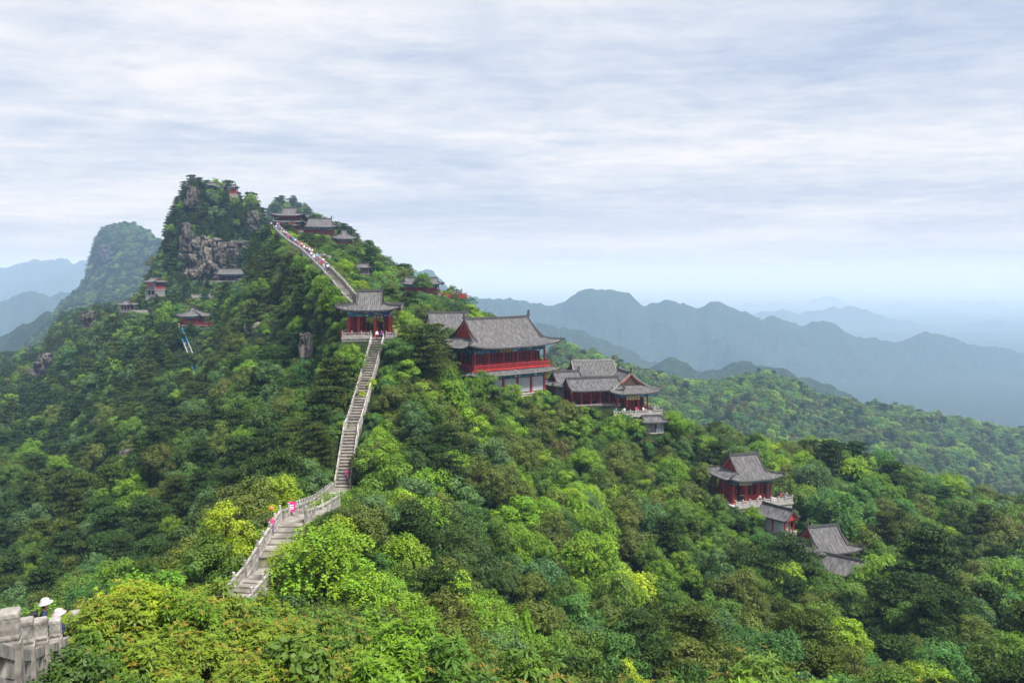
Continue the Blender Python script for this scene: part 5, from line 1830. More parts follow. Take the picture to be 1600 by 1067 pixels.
def court_hall():
    e = start('court', 'court_hall', 'red hall with grey gable-fronted roof on a white balustraded terrace', 'hall', G_T)
    # the gable end looks to the camera; local -y is the front
    T = MB()
    T.box(-5.2, 5.4, -7.6, 6.0, -3.4, -0.35)
    T.box(-5.4, 5.6, -7.8, 6.2, -0.35, 0.0)
    T.build('terrace', M['stone_white'], e)
    rail_run(e, [(-5.2, -7.55), (5.35, -7.55), (5.35, 5.8)], 0.0, 1.0, 'stone_white', 0.2, 1.75)
    a, b, h = 3.4, 4.6, 3.5
    columns(e, (-a, -1.3, 1.3, a), (-b,), 0, h, 0.21)
    columns(e, (-a, a), (-2.4, 0, 2.4, b), 0, h, 0.21)
    wall_box(e, a - 0.25, b - 1.6, 0, h + 0.2, 'maroon')
    door_row(e, -a + 0.3, a - 0.3, -b + 1.5, 0, h - 0.7, 6, 0, (2, 3))
    w = 2 * b - 3.4
    me = lattice_panel(w / 5 - 0.04, h - 0.6)
    for k in range(5):
        link('door_panel', me, e, (a - 0.16, -w / 2 + w / 5 * (k + 0.5), 0), (0, 0, math.pi / 2))
    beams(e, a, b, h - 0.1, 0.7)
    plaque(e, 0, -b - 0.35, h - 0.55, 2.9, 0.8, 4, 'yellow_print', 'wood', 0.1)
    rf = empty('roof_frame', (0, 0, h + 0.85), math.pi / 2, e)
    Roof(b + 1.9, a + 2.3, 4.0, b - 0.9, 0.48, 0.85).build(rf, 0, pale=True, gable_mat='soffit')


def court_wing():
    e = start('court_wing', 'gallery_wing', 'long low red gallery with plain grey roof left of the terrace hall', 'gallery', G_T)
    platform(e, 5.6, 2.4, -2.5, 0)
    xs = [-5.2 + 10.4 * i / 5 for i in range(6)]
    columns(e, xs, (-2.0, 2.0), 0, 2.7, 0.16)
    wall_box(e, 5.0, 1.2, 0, 2.8, 'maroon', sides='blr')
    for i in range(5):
        m = MB()
        m.box(xs[i] + 0.16, xs[i + 1] - 0.16, -2.05, -1.95, 2.2, 2.42)
        m.build('lintel', M['red'], e)
    m = MB()
    m.box(-5.4, 5.4, -2.12, -1.88, 2.7, 2.95)
    m.build('eave_beam', M['red'], e)
    Roof(6.2, 3.4, 2.1, 5.9, 0.0, 0.25).build(e, 3.0, ornaments=False)


def court_far():
    e = start('court_far', 'rear_hall', 'grey-roofed red hall standing behind the terrace hall roof', 'hall', G_T)
    platform(e, 5.6, 3.4, -2.5, 0)
    columns(e, (-5.2, -2.6, 0, 2.6, 5.2), (-3, 3), 0, 3.4, 0.2)
    wall_box(e, 5.0, 2.6, 0, 3.6, 'maroon')
    beams(e, 5.2, 3, 3.3, 0.6)
    Roof(6.6, 4.6, 3.0, 5.0, 0.42, 0.7).build(e, 4.2, pale=True)


def court_left():
    e = start('court_left', 'side_house', 'small grey-roofed house tucked between the main hall and the court', 'house', G_T)
    platform(e, 3.8, 2.8, -2.5, 0)
    wall_box(e, 3.5, 2.4, 0, 3.0, 'grey_wall')
    m = lattice_panel(1.0, 2.2)
    for x in (-1.0, 0.05):
        link('door_panel', m, e, (x, -2.44, 0))
    Roof(4.6, 3.7, 2.5, 3.1, 0.45, 0.45).build(e, 3.1)


def kiosk():
    e = start('kiosk', 'kiosk', 'little pale kiosk with a flat-pitched slate-blue roof below the court terrace', 'kiosk')
    platform(e, 2.4, 1.6, -2.0, 0)
    columns(e, (-1.9, 1.9), (-1.3, 1.3), 0, 2.3, 0.15, 'plaster')
    m = MB()
    m.box(-1.7, 0.3, -1.15, -1.0, 0, 2.3)
    m.build('wall', M['grey_wall'], e)
    m = MB()
    m.box(0.7, 1.7, -1.12, -1.04, 0.9, 2.1)
    m.build('window', M['steel'], e)
    m = MB()
    m.box(0.5, 1.72, -1.2, -1.0, 0, 0.85)
    m.build('sill_wall', M['plaster'], e)
    Roof(2.9, 2.2, 0.85, 2.1, 0.5, 0.25).build(e, 2.2, beasts=False, ornaments=False)


def right_pavilion():
    e = start('right_pav', 'balcony_pavilion', 'red pavilion with grey roof and white stone balcony alone among trees', 'pavilion', G_T)
    a, b, h = 3.9, 3.0, 3.6
    # terrace runs out to the right on pillars
    T = MB()
    T.box(-4.6, 7.2, -5.0, 3.4, -0.9, -0.3)
    T.box(-4.75, 7.35, -5.15, 3.55, -0.3, 0)
    T.build('terrace', M['stone_white'], e)
    U = MB()
    U.box(-4.3, 5.6, -4.0, 3.2, -4.5, -0.9)
    U.build('under_wall', M['grey_wall'], e)
    columns(e, (1.5, 4.3, 7.0), (-4.8,), -4.2, -0.9, 0.2, 'stone_white')
    columns(e, (7.0,), (-1.0, 3.0), -4.2, -0.9, 0.2, 'stone_white')
    for k in range(2):
        m = MB()
        m.box(2.0 + 2.3 * k, 3.9 + 2.3 * k, -4.08, -4.0, -3.6, -1.4)
        m.build('lower_door', M['red'], e)
    rail_run(e, [(-4.6, -4.95), (7.15, -4.95), (7.15, 3.3), (4.0, 3.3)], 0.0, 1.0, 'stone_white', 0.2, 1.55)
    columns(e, (-a, -1.3, 1.3, a), (-b, b), 0, h, 0.2)
    columns(e, (-a, a), (0,), 0, h, 0.2)
    wall_box(e, a - 0.2, b - 0.9, 0, h, 'maroon', sides='blr')
    door_row(e, -a + 0.2, a - 0.2, -b + 0.9, 0, h - 0.5, 7, 0, (1, 2))
    m = MB()
    m.box(a + 0.02, a + 0.14, -b + 0.25, b - 0.25, 0.1, h - 0.3)
    m.build('wall', M['plaster'], e)
    beams(e, a, b, h - 0.1, 0.65)
    plaque(e, -1.6, -b - 0.35, h - 0.2, 2.6, 0.6, 4, 'yellow_print', 'blue_sheet', 0.05)
    Roof(a + 1.55, b + 1.7, 3.6, a - 0.9, 0.46, 0.8).build(e, h + 0.85)


def gable_hut():
    e = start('gable_hut', 'gabled_hut', 'small hut with grey roof and bright red gable below the balcony pavilion', 'hut', G_T)
    e.scale = (0.88, 0.88, 0.95)
    platform(e, 1.9, 3.2, -2, 0)
    columns(e, (-1.5, 0.1, 1.5), (-2.7,), 0, 2.2, 0.16)
    columns(e, (-1.5, 1.5), (0, 2.7), 0, 2.2, 0.16)
    wall_box(e, 1.4, 2.0, 0, 2.2, 'plaster')
    m = MB()
    m.box(-1.8, 1.8, -2.85, -2.6, 2.2, 2.42)
    m.build('eave_beam', M['plaster'], e)
    rf = empty('roof_frame', (0, 0, 2.4), math.pi / 2, e)
    Roof(3.6, 2.3, 1.7, 3.5, 0.0, 0.15).build(rf, 0, gable_mat='red_rail', ornaments=False)


def low_roofs():
    e = start('low_roof', 'lower_hall', 'grey hip roof of a lower hall sunk among trees', 'hall', G_T)
    platform(e, 3.6, 2.8, -2, 0)
    wall_box(e, 3.3, 2.5, 0, 2.6, 'maroon')
    columns(e, (-3.4, 0, 3.4), (-2.6,), 0, 2.6, 0.16)
    Roof(4.8, 4.3, 3.2, 2.9, 0.4, 0.6).build(e, 2.7)
    e = start('low_roof_b', 'lower_house', 'lowest grey gabled roof with a pale gable wall, below the other hall', 'house', G_T)
    platform(e, 2.2, 3.0, -2, 0)
    wall_box(e, 2.0, 3.2, 0, 2.0, 'grey_wall')
    rf = empty('roof_frame', (0, 0, 2.0), math.pi / 2, e)
    Roof(4.4, 3.0, 1.9, 4.2, 0.0, 0.2).build(rf, 0, gable_mat='grey_wall', ornaments=False)


def simple_pavilion(key, name, label, a, b, h, roof, wall='maroon', ornaments=True, cat='pavilion', plat=2.0, group=G_T, double=None):
    e = start(key, name, label, cat, group)
    platform(e, a + 0.6, b + 0.6, -plat, 0)
    columns(e, (-a, -a / 3, a / 3, a), (-b, b), 0, h, 0.2)
    if wall: wall_box(e, a - 0.3, b - 0.6, 0, h + 0.2, wall)
    beams(e, a, b, h - 0.2, 0.6)
    if double:
        skirt(e, a - 0.3, b - 0.3, a + 1.7, b + 1.7, h + 0.4, 1.1, 0.5)
        c = MB()
        c.box(-a + 0.4, a - 0.4, -b + 0.4, b - 0.4, h + 0.6, h + double)
        c.build('upper_wall', M['maroon'], e)
        roof.build(e, h + double, ornaments=ornaments, beasts=False)
    else:
        roof.build(e, h + 0.7, ornaments=ornaments, beasts=False)
    return e


def far_buildings():
    simple_pavilion('top_pav', 'double_eaved_pavilion', 'double-eaved dark pavilion at the head of the crowded stairs', 4.0, 3.2, 2.6, Roof(6.2, 5.0, 3.0, 2.6, 0.5, 0.8), double=2.6)
    p, yaw = SITE['top_pav']
    e = empty('porch_roof', p + Vector((2.2, -5.5, -0.4)), 0.2)
    tag(e, 'small dark porch roof in front of the double-eaved pavilion', 'porch', G_T)
    columns(e, (-1.6, 1.6), (-1.2, 1.2), -1.5, 1.6, 0.16)
    rf = empty('roof_frame', (0, 0, 1.7), math.pi / 2, e)
    Roof(2.3, 2.6, 1.9, 1.9, 0.3, 0.4).build(rf, 0, ornaments=False, beasts=False)
    e = simple_pavilion('top_hall', 'two_storey_hall', 'long grey-roofed two-storey hall with red and white lower wall near the summit', 6.0, 3.2, 2.8, Roof(7.6, 4.9, 3.3, 5.6, 0.42, 0.7), cat='hall')
    m = MB()
    m.box(-5.0, 6.2, -3.6, -3.3, -4.6, -0.4)
    m.build('lower_wall', M['plaster'], e)
    for i in range(7):
        m = MB()
        m.box(-4.8 + 1.7 * i, -3.9 + 1.7 * i, -3.72, -3.6, -4.4, -0.6)
        m.build('red_panel', M['red_rail'], e)
    simple_pavilion('mid_pav', 'small_pavilion', 'small pointed grey roof on the ridge right of the two-storey hall', 2.6, 2.4, 2.3, Roof(4.6, 4.0, 3.0, 0.9, 0.8, 0.7))
    e = simple_pavilion('gallery', 'ridge_gallery', 'low grey-roofed gallery on the skyline left of a red railing', 5.4, 2.2, 2.4, Roof(6.8, 3.6, 1.9, 5.4, 0.45, 0.4), cat='gallery', ornaments=False)
    rail_run(e, [(6.0, -2.0), (14.0, -4.5)], -1.4, 1.4, 'red_rail', 0.3, 1.6, True, 'red_railing')
    e = simple_pavilion('cliff_pav', 'cliff_pavilion', 'red cliffside pavilion with pointed grey roof above the blue-railed stairs', 2.7, 2.4, 2.4, Roof(4.7, 4.0, 2.9, 0.7, 0.85, 0.7))
    m = MB()
    m.box(-2.7, -1.3, -2.6, -2.4, 0, 2.4)
    m.build('door_panel', M['red_rail'], e)
    d = MB()
    d.box(-2.9, 7.6, -3.8, -0.5, -0.35, -0.05)
    d.build('balcony_deck', M['grey_wall'], e)
    rail_run(e, [(-1.4, -3.7), (7.5, -3.7), (7.5, -0.6)], -0.05, 1.1, 'maroon', 0.16, 1.6, True, 'red_railing')
    columns(e, (-2.5,), (-3.4,), -5.5, -0.35, 0.3, 'stone')
    e = start('two_storey', 'watch_house', 'grey two-storey house with red upper window on the left shoulder', 'house', G_T)
    platform(e, 3.0, 2.7, -2.4, 0)
    wall_box(e, 2.8, 2.5, 0.0, 5.6, 'grey_wall')
    for x in (-1.5, 0.6):
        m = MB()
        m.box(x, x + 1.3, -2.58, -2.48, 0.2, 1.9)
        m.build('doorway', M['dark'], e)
    m = MB()
    m.box(-1.0, 1.2, -2.6, -2.48, 3.5, 5.1)
    m.build('window', M['red_rail'], e)
    m = MB()
    m.box(2.78, 2.9, -2.2, 2.2, 2.6, 5.5)
    m.build('red_wall', M['maroon'], e)
    sk = MB()
    sk.box(-3.0, 3.0, -2.75, 2.75, 2.25, 2.5)
    sk.build('string_course', M['stone'], e)
    Roof(3.9, 3.5, 1.7, 2.4, 0.5, 0.4).build(e, 5.7, ornaments=False, beasts=False)
    e = start('white_pav', 'white_pavilion', 'tiny pale pavilion with a white terrace wall far down the left shoulder', 'pavilion', G_T)
    platform(e, 2.6, 1.8, -2.0, 0, 'stone_white')
    columns(e, (-2.2, -0.7, 0.7, 2.2), (-1.5, 1.5), 0, 2.0, 0.2, 'plaster')
    wall_box(e, 1.9, 1.1, 0, 2.1, 'maroon')
    Roof(3.6, 2.8, 1.7, 1.4, 0.6, 0.4).build(e, 2.2, ornaments=False, beasts=False)
    w = MB()
    w.box(3.0, 9.8, -1.3, -0.9, -1.8, -0.1)
    w.build('terrace_wall', M['stone_white'], e)
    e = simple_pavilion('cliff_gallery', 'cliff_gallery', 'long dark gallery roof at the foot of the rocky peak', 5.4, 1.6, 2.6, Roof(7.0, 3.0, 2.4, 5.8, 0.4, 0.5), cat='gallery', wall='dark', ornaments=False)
    w = MB()
    w.box(-12.0, 6.4, -2.4, -2.0, -1.6, 0.5)
    w.build('terrace_wall', M['grey_wall'], e)
    # on the summit
    for (u, v, Y, nm, lab, a, b, h, rf) in (
            (337, 303, 412.0, 'summit_hall', 'grey roof of a hall on the summit of the rocky peak', 4.6, 2.6, 2.2, Roof(6.4, 4.2, 2.3, 5.0, 0.4, 0.5)),
            (366, 303, 412.0, 'summit_shrine', 'small reddish shrine at the right edge of the rocky summit', 1.4, 1.3, 2.4, Roof(2.3, 2.1, 1.3, 1.0, 0.5, 0.3)),
            (421, 309, 716.0, 'hilltop_pavilion', 'tiny two-tier pavilion on the bluish hilltop behind the peak', 1.8, 1.7, 1.9, Roof(2.9, 2.7, 1.9, 0.6, 0.8, 0.5))):
        p = P(u, v, Y)
        if nm == 'hilltop_pavilion':
            # on the highest ground along that bearing
            ys = np.linspace(620, 800, 60)
            gz = ground(p.x / p.y * ys, ys)
            k = int(np.argmax(gz / ys))
            p = Vector((p.x / p.y * ys[k], ys[k], gz[k] + 4.5))
        SITE[nm] = (p, R(5))
        e = simple_pavilion(nm, nm, lab, a, b, h, rf, plat=4.0, double=1.9 if nm == 'hilltop_pavilion' else None)
        if nm == 'hilltop_pavilion': e.scale = (1.15, 1.15, 1.15)
    p = P(393, 318, 430.0)
    b = MB()
    b.lathe((0, 0, -3), [(1.1, 0), (1.0, 5.0), (1.3, 5.2), (1.1, 5.6), (0.5, 6.2), (0.5, 6.8), (0.1, 7.8)], 8)
    o = b.build('stone_pagoda', M['grey_wall'], None, p)
    tag(o, 'thin grey stone pillar on the skyline right of the rocky peak', 'pillar')
    # small stone lookout by the upper wood
    e = start('stone_post', 'stone_shelter', 'small pale stone shelter among trees above the gate pavilion roof', 'shelter')
    platform(e, 2.0, 1.5, -2, 0, 'stone')
    columns(e, (-1.7, 0, 1.7), (-1.2, 1.2), 0, 1.7, 0.16, 'stone')
    wall_box(e, 1.5, 1.0, 0, 1.7, 'grey_wall')
    Roof(2.6, 2.1, 1.0, 1.7, 0.5, 0.2).build(e, 1.8, ornaments=False, beasts=False)
    # bridge with pale railing on the cliff path
    p = P(318, 464, 340.0)
    e = empty('footbridge', p, R(4))
    tag(e, 'small pale railed footbridge on the cliff path above the red pavilion', 'bridge')
    d = MB()
    d.box(-4.6, 4.6, -1.0, 1.0, -0.7, 0)
    d.build('deck', M['grey_wall'], e)
    rail_run(e, [(-4.5, -0.9), (4.5, -0.9)], 0, 1.0, 'stone', 0.28, 1.8)


# ------------------------------------------------------------------ stairs and balustrades
def offset_path(path, off):
    out = []
    n = len(path)
    for i, p in enumerate(path):
        d = (path[min(i + 1, n - 1)] - path[max(i - 1, 0)])
        s = Vector((d.y, -d.x, 0)).normalized()
        out.append(p + s * off)
    return out


def stair_flight(name, label, path, width, riser, flags, material='step', cat='stairs', group='stone stair flights on the ridge'):
    """path points; flags[i] tells whether the stretch i is stepped ('s') or a level landing ('l')"""
    e = empty(name, path[0])
    tag(e, label, cat, group)
    o0 = path[0]
    for p, q, fl in zip(path[:-1], path[1:], flags):
        d = q - p
        run = math.hypot(d.x, d.y)
        ang = math.atan2(d.y, d.x) - math.pi / 2
        if fl == 'l':
            m = MB()
            m.box(-width / 2 - 0.25, width / 2 + 0.25, 0, run + 0.35, -2.0, 0)
            o = m.build('landing', M['step'], e, tuple(p - o0), ang)
            o.rotation_euler = (math.atan2(d.z, run) * 0, 0, ang)
            continue
        n = max(2, int(round(abs(d.z) / riser)))
        tread = run / n
        rz = d.z / n
        m = MB()
        h = abs(rz) + 1.3
        # the tread slab oversails the dark riser a little
        m.box(-width / 2 + 0.01, width / 2 - 0.01, 0.06, tread + 0.30, -h, -0.085, 0)
        m.box(-width / 2, width / 2, 0.0, tread + 0.06, -0.085, 0.0, 0)
        me = m.mesh('step', [M[material]])
        for i in range(n):
            f = i if rz > 0 else i
            c = p + Vector((d.x * i / n, d.y * i / n, rz * (i + (1 if rz > 0 else 0)))) - o0
            link('step', me, e, c, (0, 0, ang))
    return e


def post_mesh(w, h, head, material):
    b = MB()
    b.box(-w / 2, w / 2, -w / 2, w / 2, -1.3, h, 0)
    b.box(-w * 0.40, w * 0.40, -w * 0.40, w * 0.40, h, h + head * 0.12, 0)
    b.lathe((0, 0, h + head * 0.12), [(w * 0.50, 0), (w * 0.52, head * 0.1), (w * 0.46, head * 0.2), (w * 0.52, head * 0.38), (w * 0.46, head * 0.52), (w * 0.52, head * 0.66), (w * 0.50, head * 0.82), (w * 0.3, head * 0.88)], 8, 0)
    return b.mesh('post', M[material])


def balustrade(name, label, path, spacing, h=0.95, w=0.2, head=0.36, material='stone', group='stone balustrades along the stairs', openings=True, detail=False):
    e = empty(name, path[0])
    tag(e, label, 'balustrade', group)
    o0 = path[0]
    pts = []
    # even posts along the polyline
    for p, q in zip(path[:-1], path[1:]):
        L = math.hypot(q.x - p.x, q.y - p.y)
        n = max(1, int(round(L / spacing)))
        pts += [p + (q - p) * (i / n) for i in range(n)]
    pts.append(path[-1])
    pm = post_mesh(w, h * 1.02, head, material)
    for i, p in enumerate(pts):
        d = pts[min(i + 1, len(pts) - 1)] - pts[max(i - 1, 0)]
        link('post', pm, e, p - o0, (0, 0, math.atan2(d.y, d.x)))
    for p, q in zip(pts[:-1], pts[1:]):
        d = q - p
        run = math.hypot(d.x, d.y)
        if run < w * 1.5: continue
        ux = d / run
        side = Vector((-d.y, d.x, 0)).normalized()
        b = MB()

        def slab(f0, f1, z0, z1, t):
            a, c = p - o0 + ux * (w * 0.5 + (run - w) * f0), p - o0 + ux * (w * 0.5 + (run - w) * f1)
            s = side * t
            Z0, Z1 = Vector((0, 0, z0)), Vector((0, 0, z1))
            b.add([a - s + Z0, c - s + Z0, c + s + Z0, a + s + Z0, a - s + Z1, c - s + Z1, c + s + Z1, a + s + Z1],
                  [(3, 2, 1, 0), (4, 5, 6, 7), (0, 1, 5, 4), (1, 2, 6, 5), (2, 3, 7, 6), (3, 0, 4, 7)])
        slab(0, 1, h * 0.80, h * 0.97, 0.085)
        slab(0, 1, -0.5, h * 0.10, 0.10)
        slab(0, 1, h * 0.10, h * 0.56, 0.05)
        if openings:
            for f in ((0.0, 0.12), (0.42, 0.58), (0.88, 1.0)):
                slab(f[0], f[1], h * 0.56, h * 0.80, 0.05)
        if detail:
            slab(0.08, 0.92, h * 0.16, h * 0.50, 0.062)
            slab(0.36, 0.64, h * 0.56, h * 0.61, 0.055)
            slab(0.36, 0.64, h * 0.75, h * 0.80, 0.055)
        b.build('rail_panel', M[material], e)
    return e


def build_stairs():
    W = 1.8
    stair_flight('stone_stairs', 'near stone stair flight rising past the round yellow-green tree', STAIR[0:4], W, 0.105, ['s', 'l', 's'])
    lm = [STAIR[3], STAIR[4]]
    stair_flight('stone_landing', 'pale paved landing beside the pink sign', lm, W + 0.5, 0.2, ['l'], cat='landing')
    stair_flight('stone_stairs', 'stone steps dipping behind the bright maple to the foot of the long flight', STAIR[4:7], W, 0.25, ['s', 's'])
    stair_flight('stone_stairs', 'long lower stone stair flight with a child in pink', STAIR[6:9], W, 0.34, ['l', 's'])
    stair_flight('stone_stairs', 'upper stretch of the long stone stairs ending at the gate pavilion', STAIR[8:12], W, 0.34, ['l', 's', 's'])
    stair_flight('stone_stairs', 'stone stairs behind the gate pavilion roof, empty of people', UPPER[0:5], 2.0, 0.36, ['l', 's', 's', 's'])
    stair_flight('stone_stairs', 'upper stone stairs packed with visitors climbing to the summit halls', UPPER[4:10], 2.1, 0.42, ['s', 's', 's', 's', 's'])
    left = offset_path(STAIR[:12], -W / 2 - 0.12)
    right = offset_path(STAIR[:12], W / 2 + 0.12)
    balustrade('stone_balustrade', 'grey stone balustrade on the outer side of the near stairs and landing', left[0:5], 1.75)
    balustrade('stone_balustrade', 'stone balustrade on the left side of the dip before the long flight', left[4:8], 2.1)
    balustrade('stone_balustrade', 'stone balustrade up the left side of the long stairs to the gate', left[7:12], 1.9)
    balustrade('stone_balustrade', 'short dark-edged stone balustrade at the foot of the near stairs', right[0:2], 1.75)
    balustrade('stone_balustrade', 'short stone balustrade on the inner side of the landing by the pink sign', right[3:5] + [right[4] + Vector((0.5, 4.0, -0.3))], 1.75)
    balustrade('stone_balustrade', 'stone balustrade up the right side of the long stairs to the gate', right[7:12], 1.9)
    ul, ur = offset_path(UPPER, -1.15), offset_path(UPPER, 1.15)
    balustrade('stone_balustrade', 'pale stone balustrade left of the stairs packed with visitors', ul[0:10], 2.2, 0.95, 0.24)
    balustrade('stone_balustrade', 'pale stone balustrade right of the stairs behind the gate roof', ur[0:6], 2.2, 0.95, 0.24)
    balustrade('stone_balustrade', 'pale stone balustrade right of the highest crowded stairs', ur[6:10], 2.4, 0.95, 0.24)
    # square lookout terrace on the upper stairs
    p, yaw = SITE['lookout']
    e = empty('lookout_terrace', p, yaw)
    tag(e, 'square pale stone lookout terrace full of people beside the upper stairs', 'terrace')
    m = MB()
    m.box(-2.3, 2.6, -1.6, 3.0, -3.2, 0.0)
    m.box(-2.45, 2.75, -1.75, 3.1, 0.0, 0.2)
    m.build('retaining_wall', M['stone_white'], e)
    rail_run(e, [(-2.3, -1.6), (2.6, -1.6), (2.6, 2.9)], 0.2, 0.9, 'stone_white', 0.22, 1.3)
    # the balustrade below the camera
    fr = [P(-95, 962, 8.2), P(17, 1001, 10.6), P(41, 1006, 13.0), P(64, 1000, 15.2), P(87, 995, 17.6), P(118, 980, 20.0)]
    e = empty('foreground_balustrade', fr[0])
    tag(e, 'carved grey granite balustrade at the bottom left corner', 'balustrade')
    foreground_balustrade(e, fr)


def foreground_balustrade(e, pts):
    """pts mark the top of the square shaft, under the carved head"""
    o0 = pts[0]
    w, head = 0.25, 0.41
    b = MB()
    b.box(-w / 2, w / 2, -w / 2, w / 2, -2.4, 0, 0)
    b.box(-w * 0.42, w * 0.42, -w * 0.42, w * 0.42, 0, 0.05, 0)
    # carved head: square drum with relief bands
    prof = [(1.0, 0.05), (1.06, 0.07), (1.06, 0.10), (1.0, 0.12), (1.02, 0.20), (1.0, 0.28), (1.03, 0.34), (1.08, 0.36), (1.08, head), (1.0, head + 0.02)]
    vs, fs = [], []
    n = 32
    for r, z in prof:
        for i in range(n):
            a = 2 * math.pi * i / n
            k = (abs(math.cos(a)) ** 14 + abs(math.sin(a)) ** 14) ** (-1 / 14)
            rr = r * w * 0.46 * k * (1 + 0.022 * math.sin(a * 8 + z * 40))
            vs.append((rr * math.cos(a), rr * math.sin(a), z))
    for k in range(len(prof) - 1):
        for i in range(n):
            fs.append((k * n + i, k * n + (i + 1) % n, (k + 1) * n + (i + 1) % n, (k + 1) * n + i))
    fs.append(tuple(range((len(prof) - 1) * n, len(prof) * n)))
    b.add(vs, fs, 0)
    pm = b.mesh('post', M['granite'])
    for i, p in enumerate(pts):
        d = pts[min(i + 1, len(pts) - 1)] - pts[max(i - 1, 0)]
        link('post', pm, e, p - o0, (0, 0, math.atan2(d.y, d.x)))
    for p, q in zip(pts[:-1], pts[1:]):
        d = q - p
        run = math.hypot(d.x, d.y)
        ux = d / run
        side = Vector((-d.y, d.x, 0)).normalized()
        b = MB()

        def slab(f0, f1, z0, z1, t):
            a, c = p - o0 + ux * (w * 0.5 + (run - w) * f0), p - o0 + ux * (w * 0.5 + (run - w) * f1)
            s = side * t
            Z0, Z1 = Vector((0, 0, z0)), Vector((0, 0, z1))
            b.add([a - s + Z0, c - s + Z0, c + s + Z0, a + s + Z0, a - s + Z1, c - s + Z1, c + s + Z1, a + s + Z1],
                  [(3, 2, 1, 0), (4, 5, 6, 7), (0, 1, 5, 4), (1, 2, 6, 5), (2, 3, 7, 6), (3, 0, 4, 7)])
        slab(0, 1, -0.30, -0.12, 0.07)
        slab(0, 1, -2.3, -0.56, 0.04)
        for f in (0.0, 0.36, 0.84):
            slab(f, f + 0.16, -0.56, -0.30, 0.05)
        slab(0.28, 0.60, -0.36, -0.30, 0.052)
        slab(0.28, 0.60, -0.56, -0.50, 0.052)
        slab(0.10, 0.90, -1.15, -0.68, 0.052)
        b.build('rail_panel', M['granite'], e)


# ------------------------------------------------------------------ people
CLOTH = {k: plain('cloth_' + k, c) for k, c in {
    'red': (0.50, 0.03, 0.04), 'pink': (0.75, 0.06, 0.26), 'white': (0.72, 0.72, 0.74), 'blue': (0.04, 0.13, 0.42), 'navy': (0.02, 0.03, 0.08), 'black': (0.018, 0.018, 0.022),
    'yellow': (0.65, 0.45, 0.06), 'purple': (0.22, 0.06, 0.36), 'grey': (0.22, 0.23, 0.25), 'sky': (0.16, 0.38, 0.62), 'orange': (0.62, 0.20, 0.05), 'khaki': (0.30, 0.25, 0.16)}.items()}
SKIN = plain('skin', (0.52, 0.33, 0.24), 0.55)
HAIR = plain('hair', (0.015, 0.012, 0.010), 0.5)
SHOE = plain('shoe', (0.05, 0.05, 0.055), 0.6)


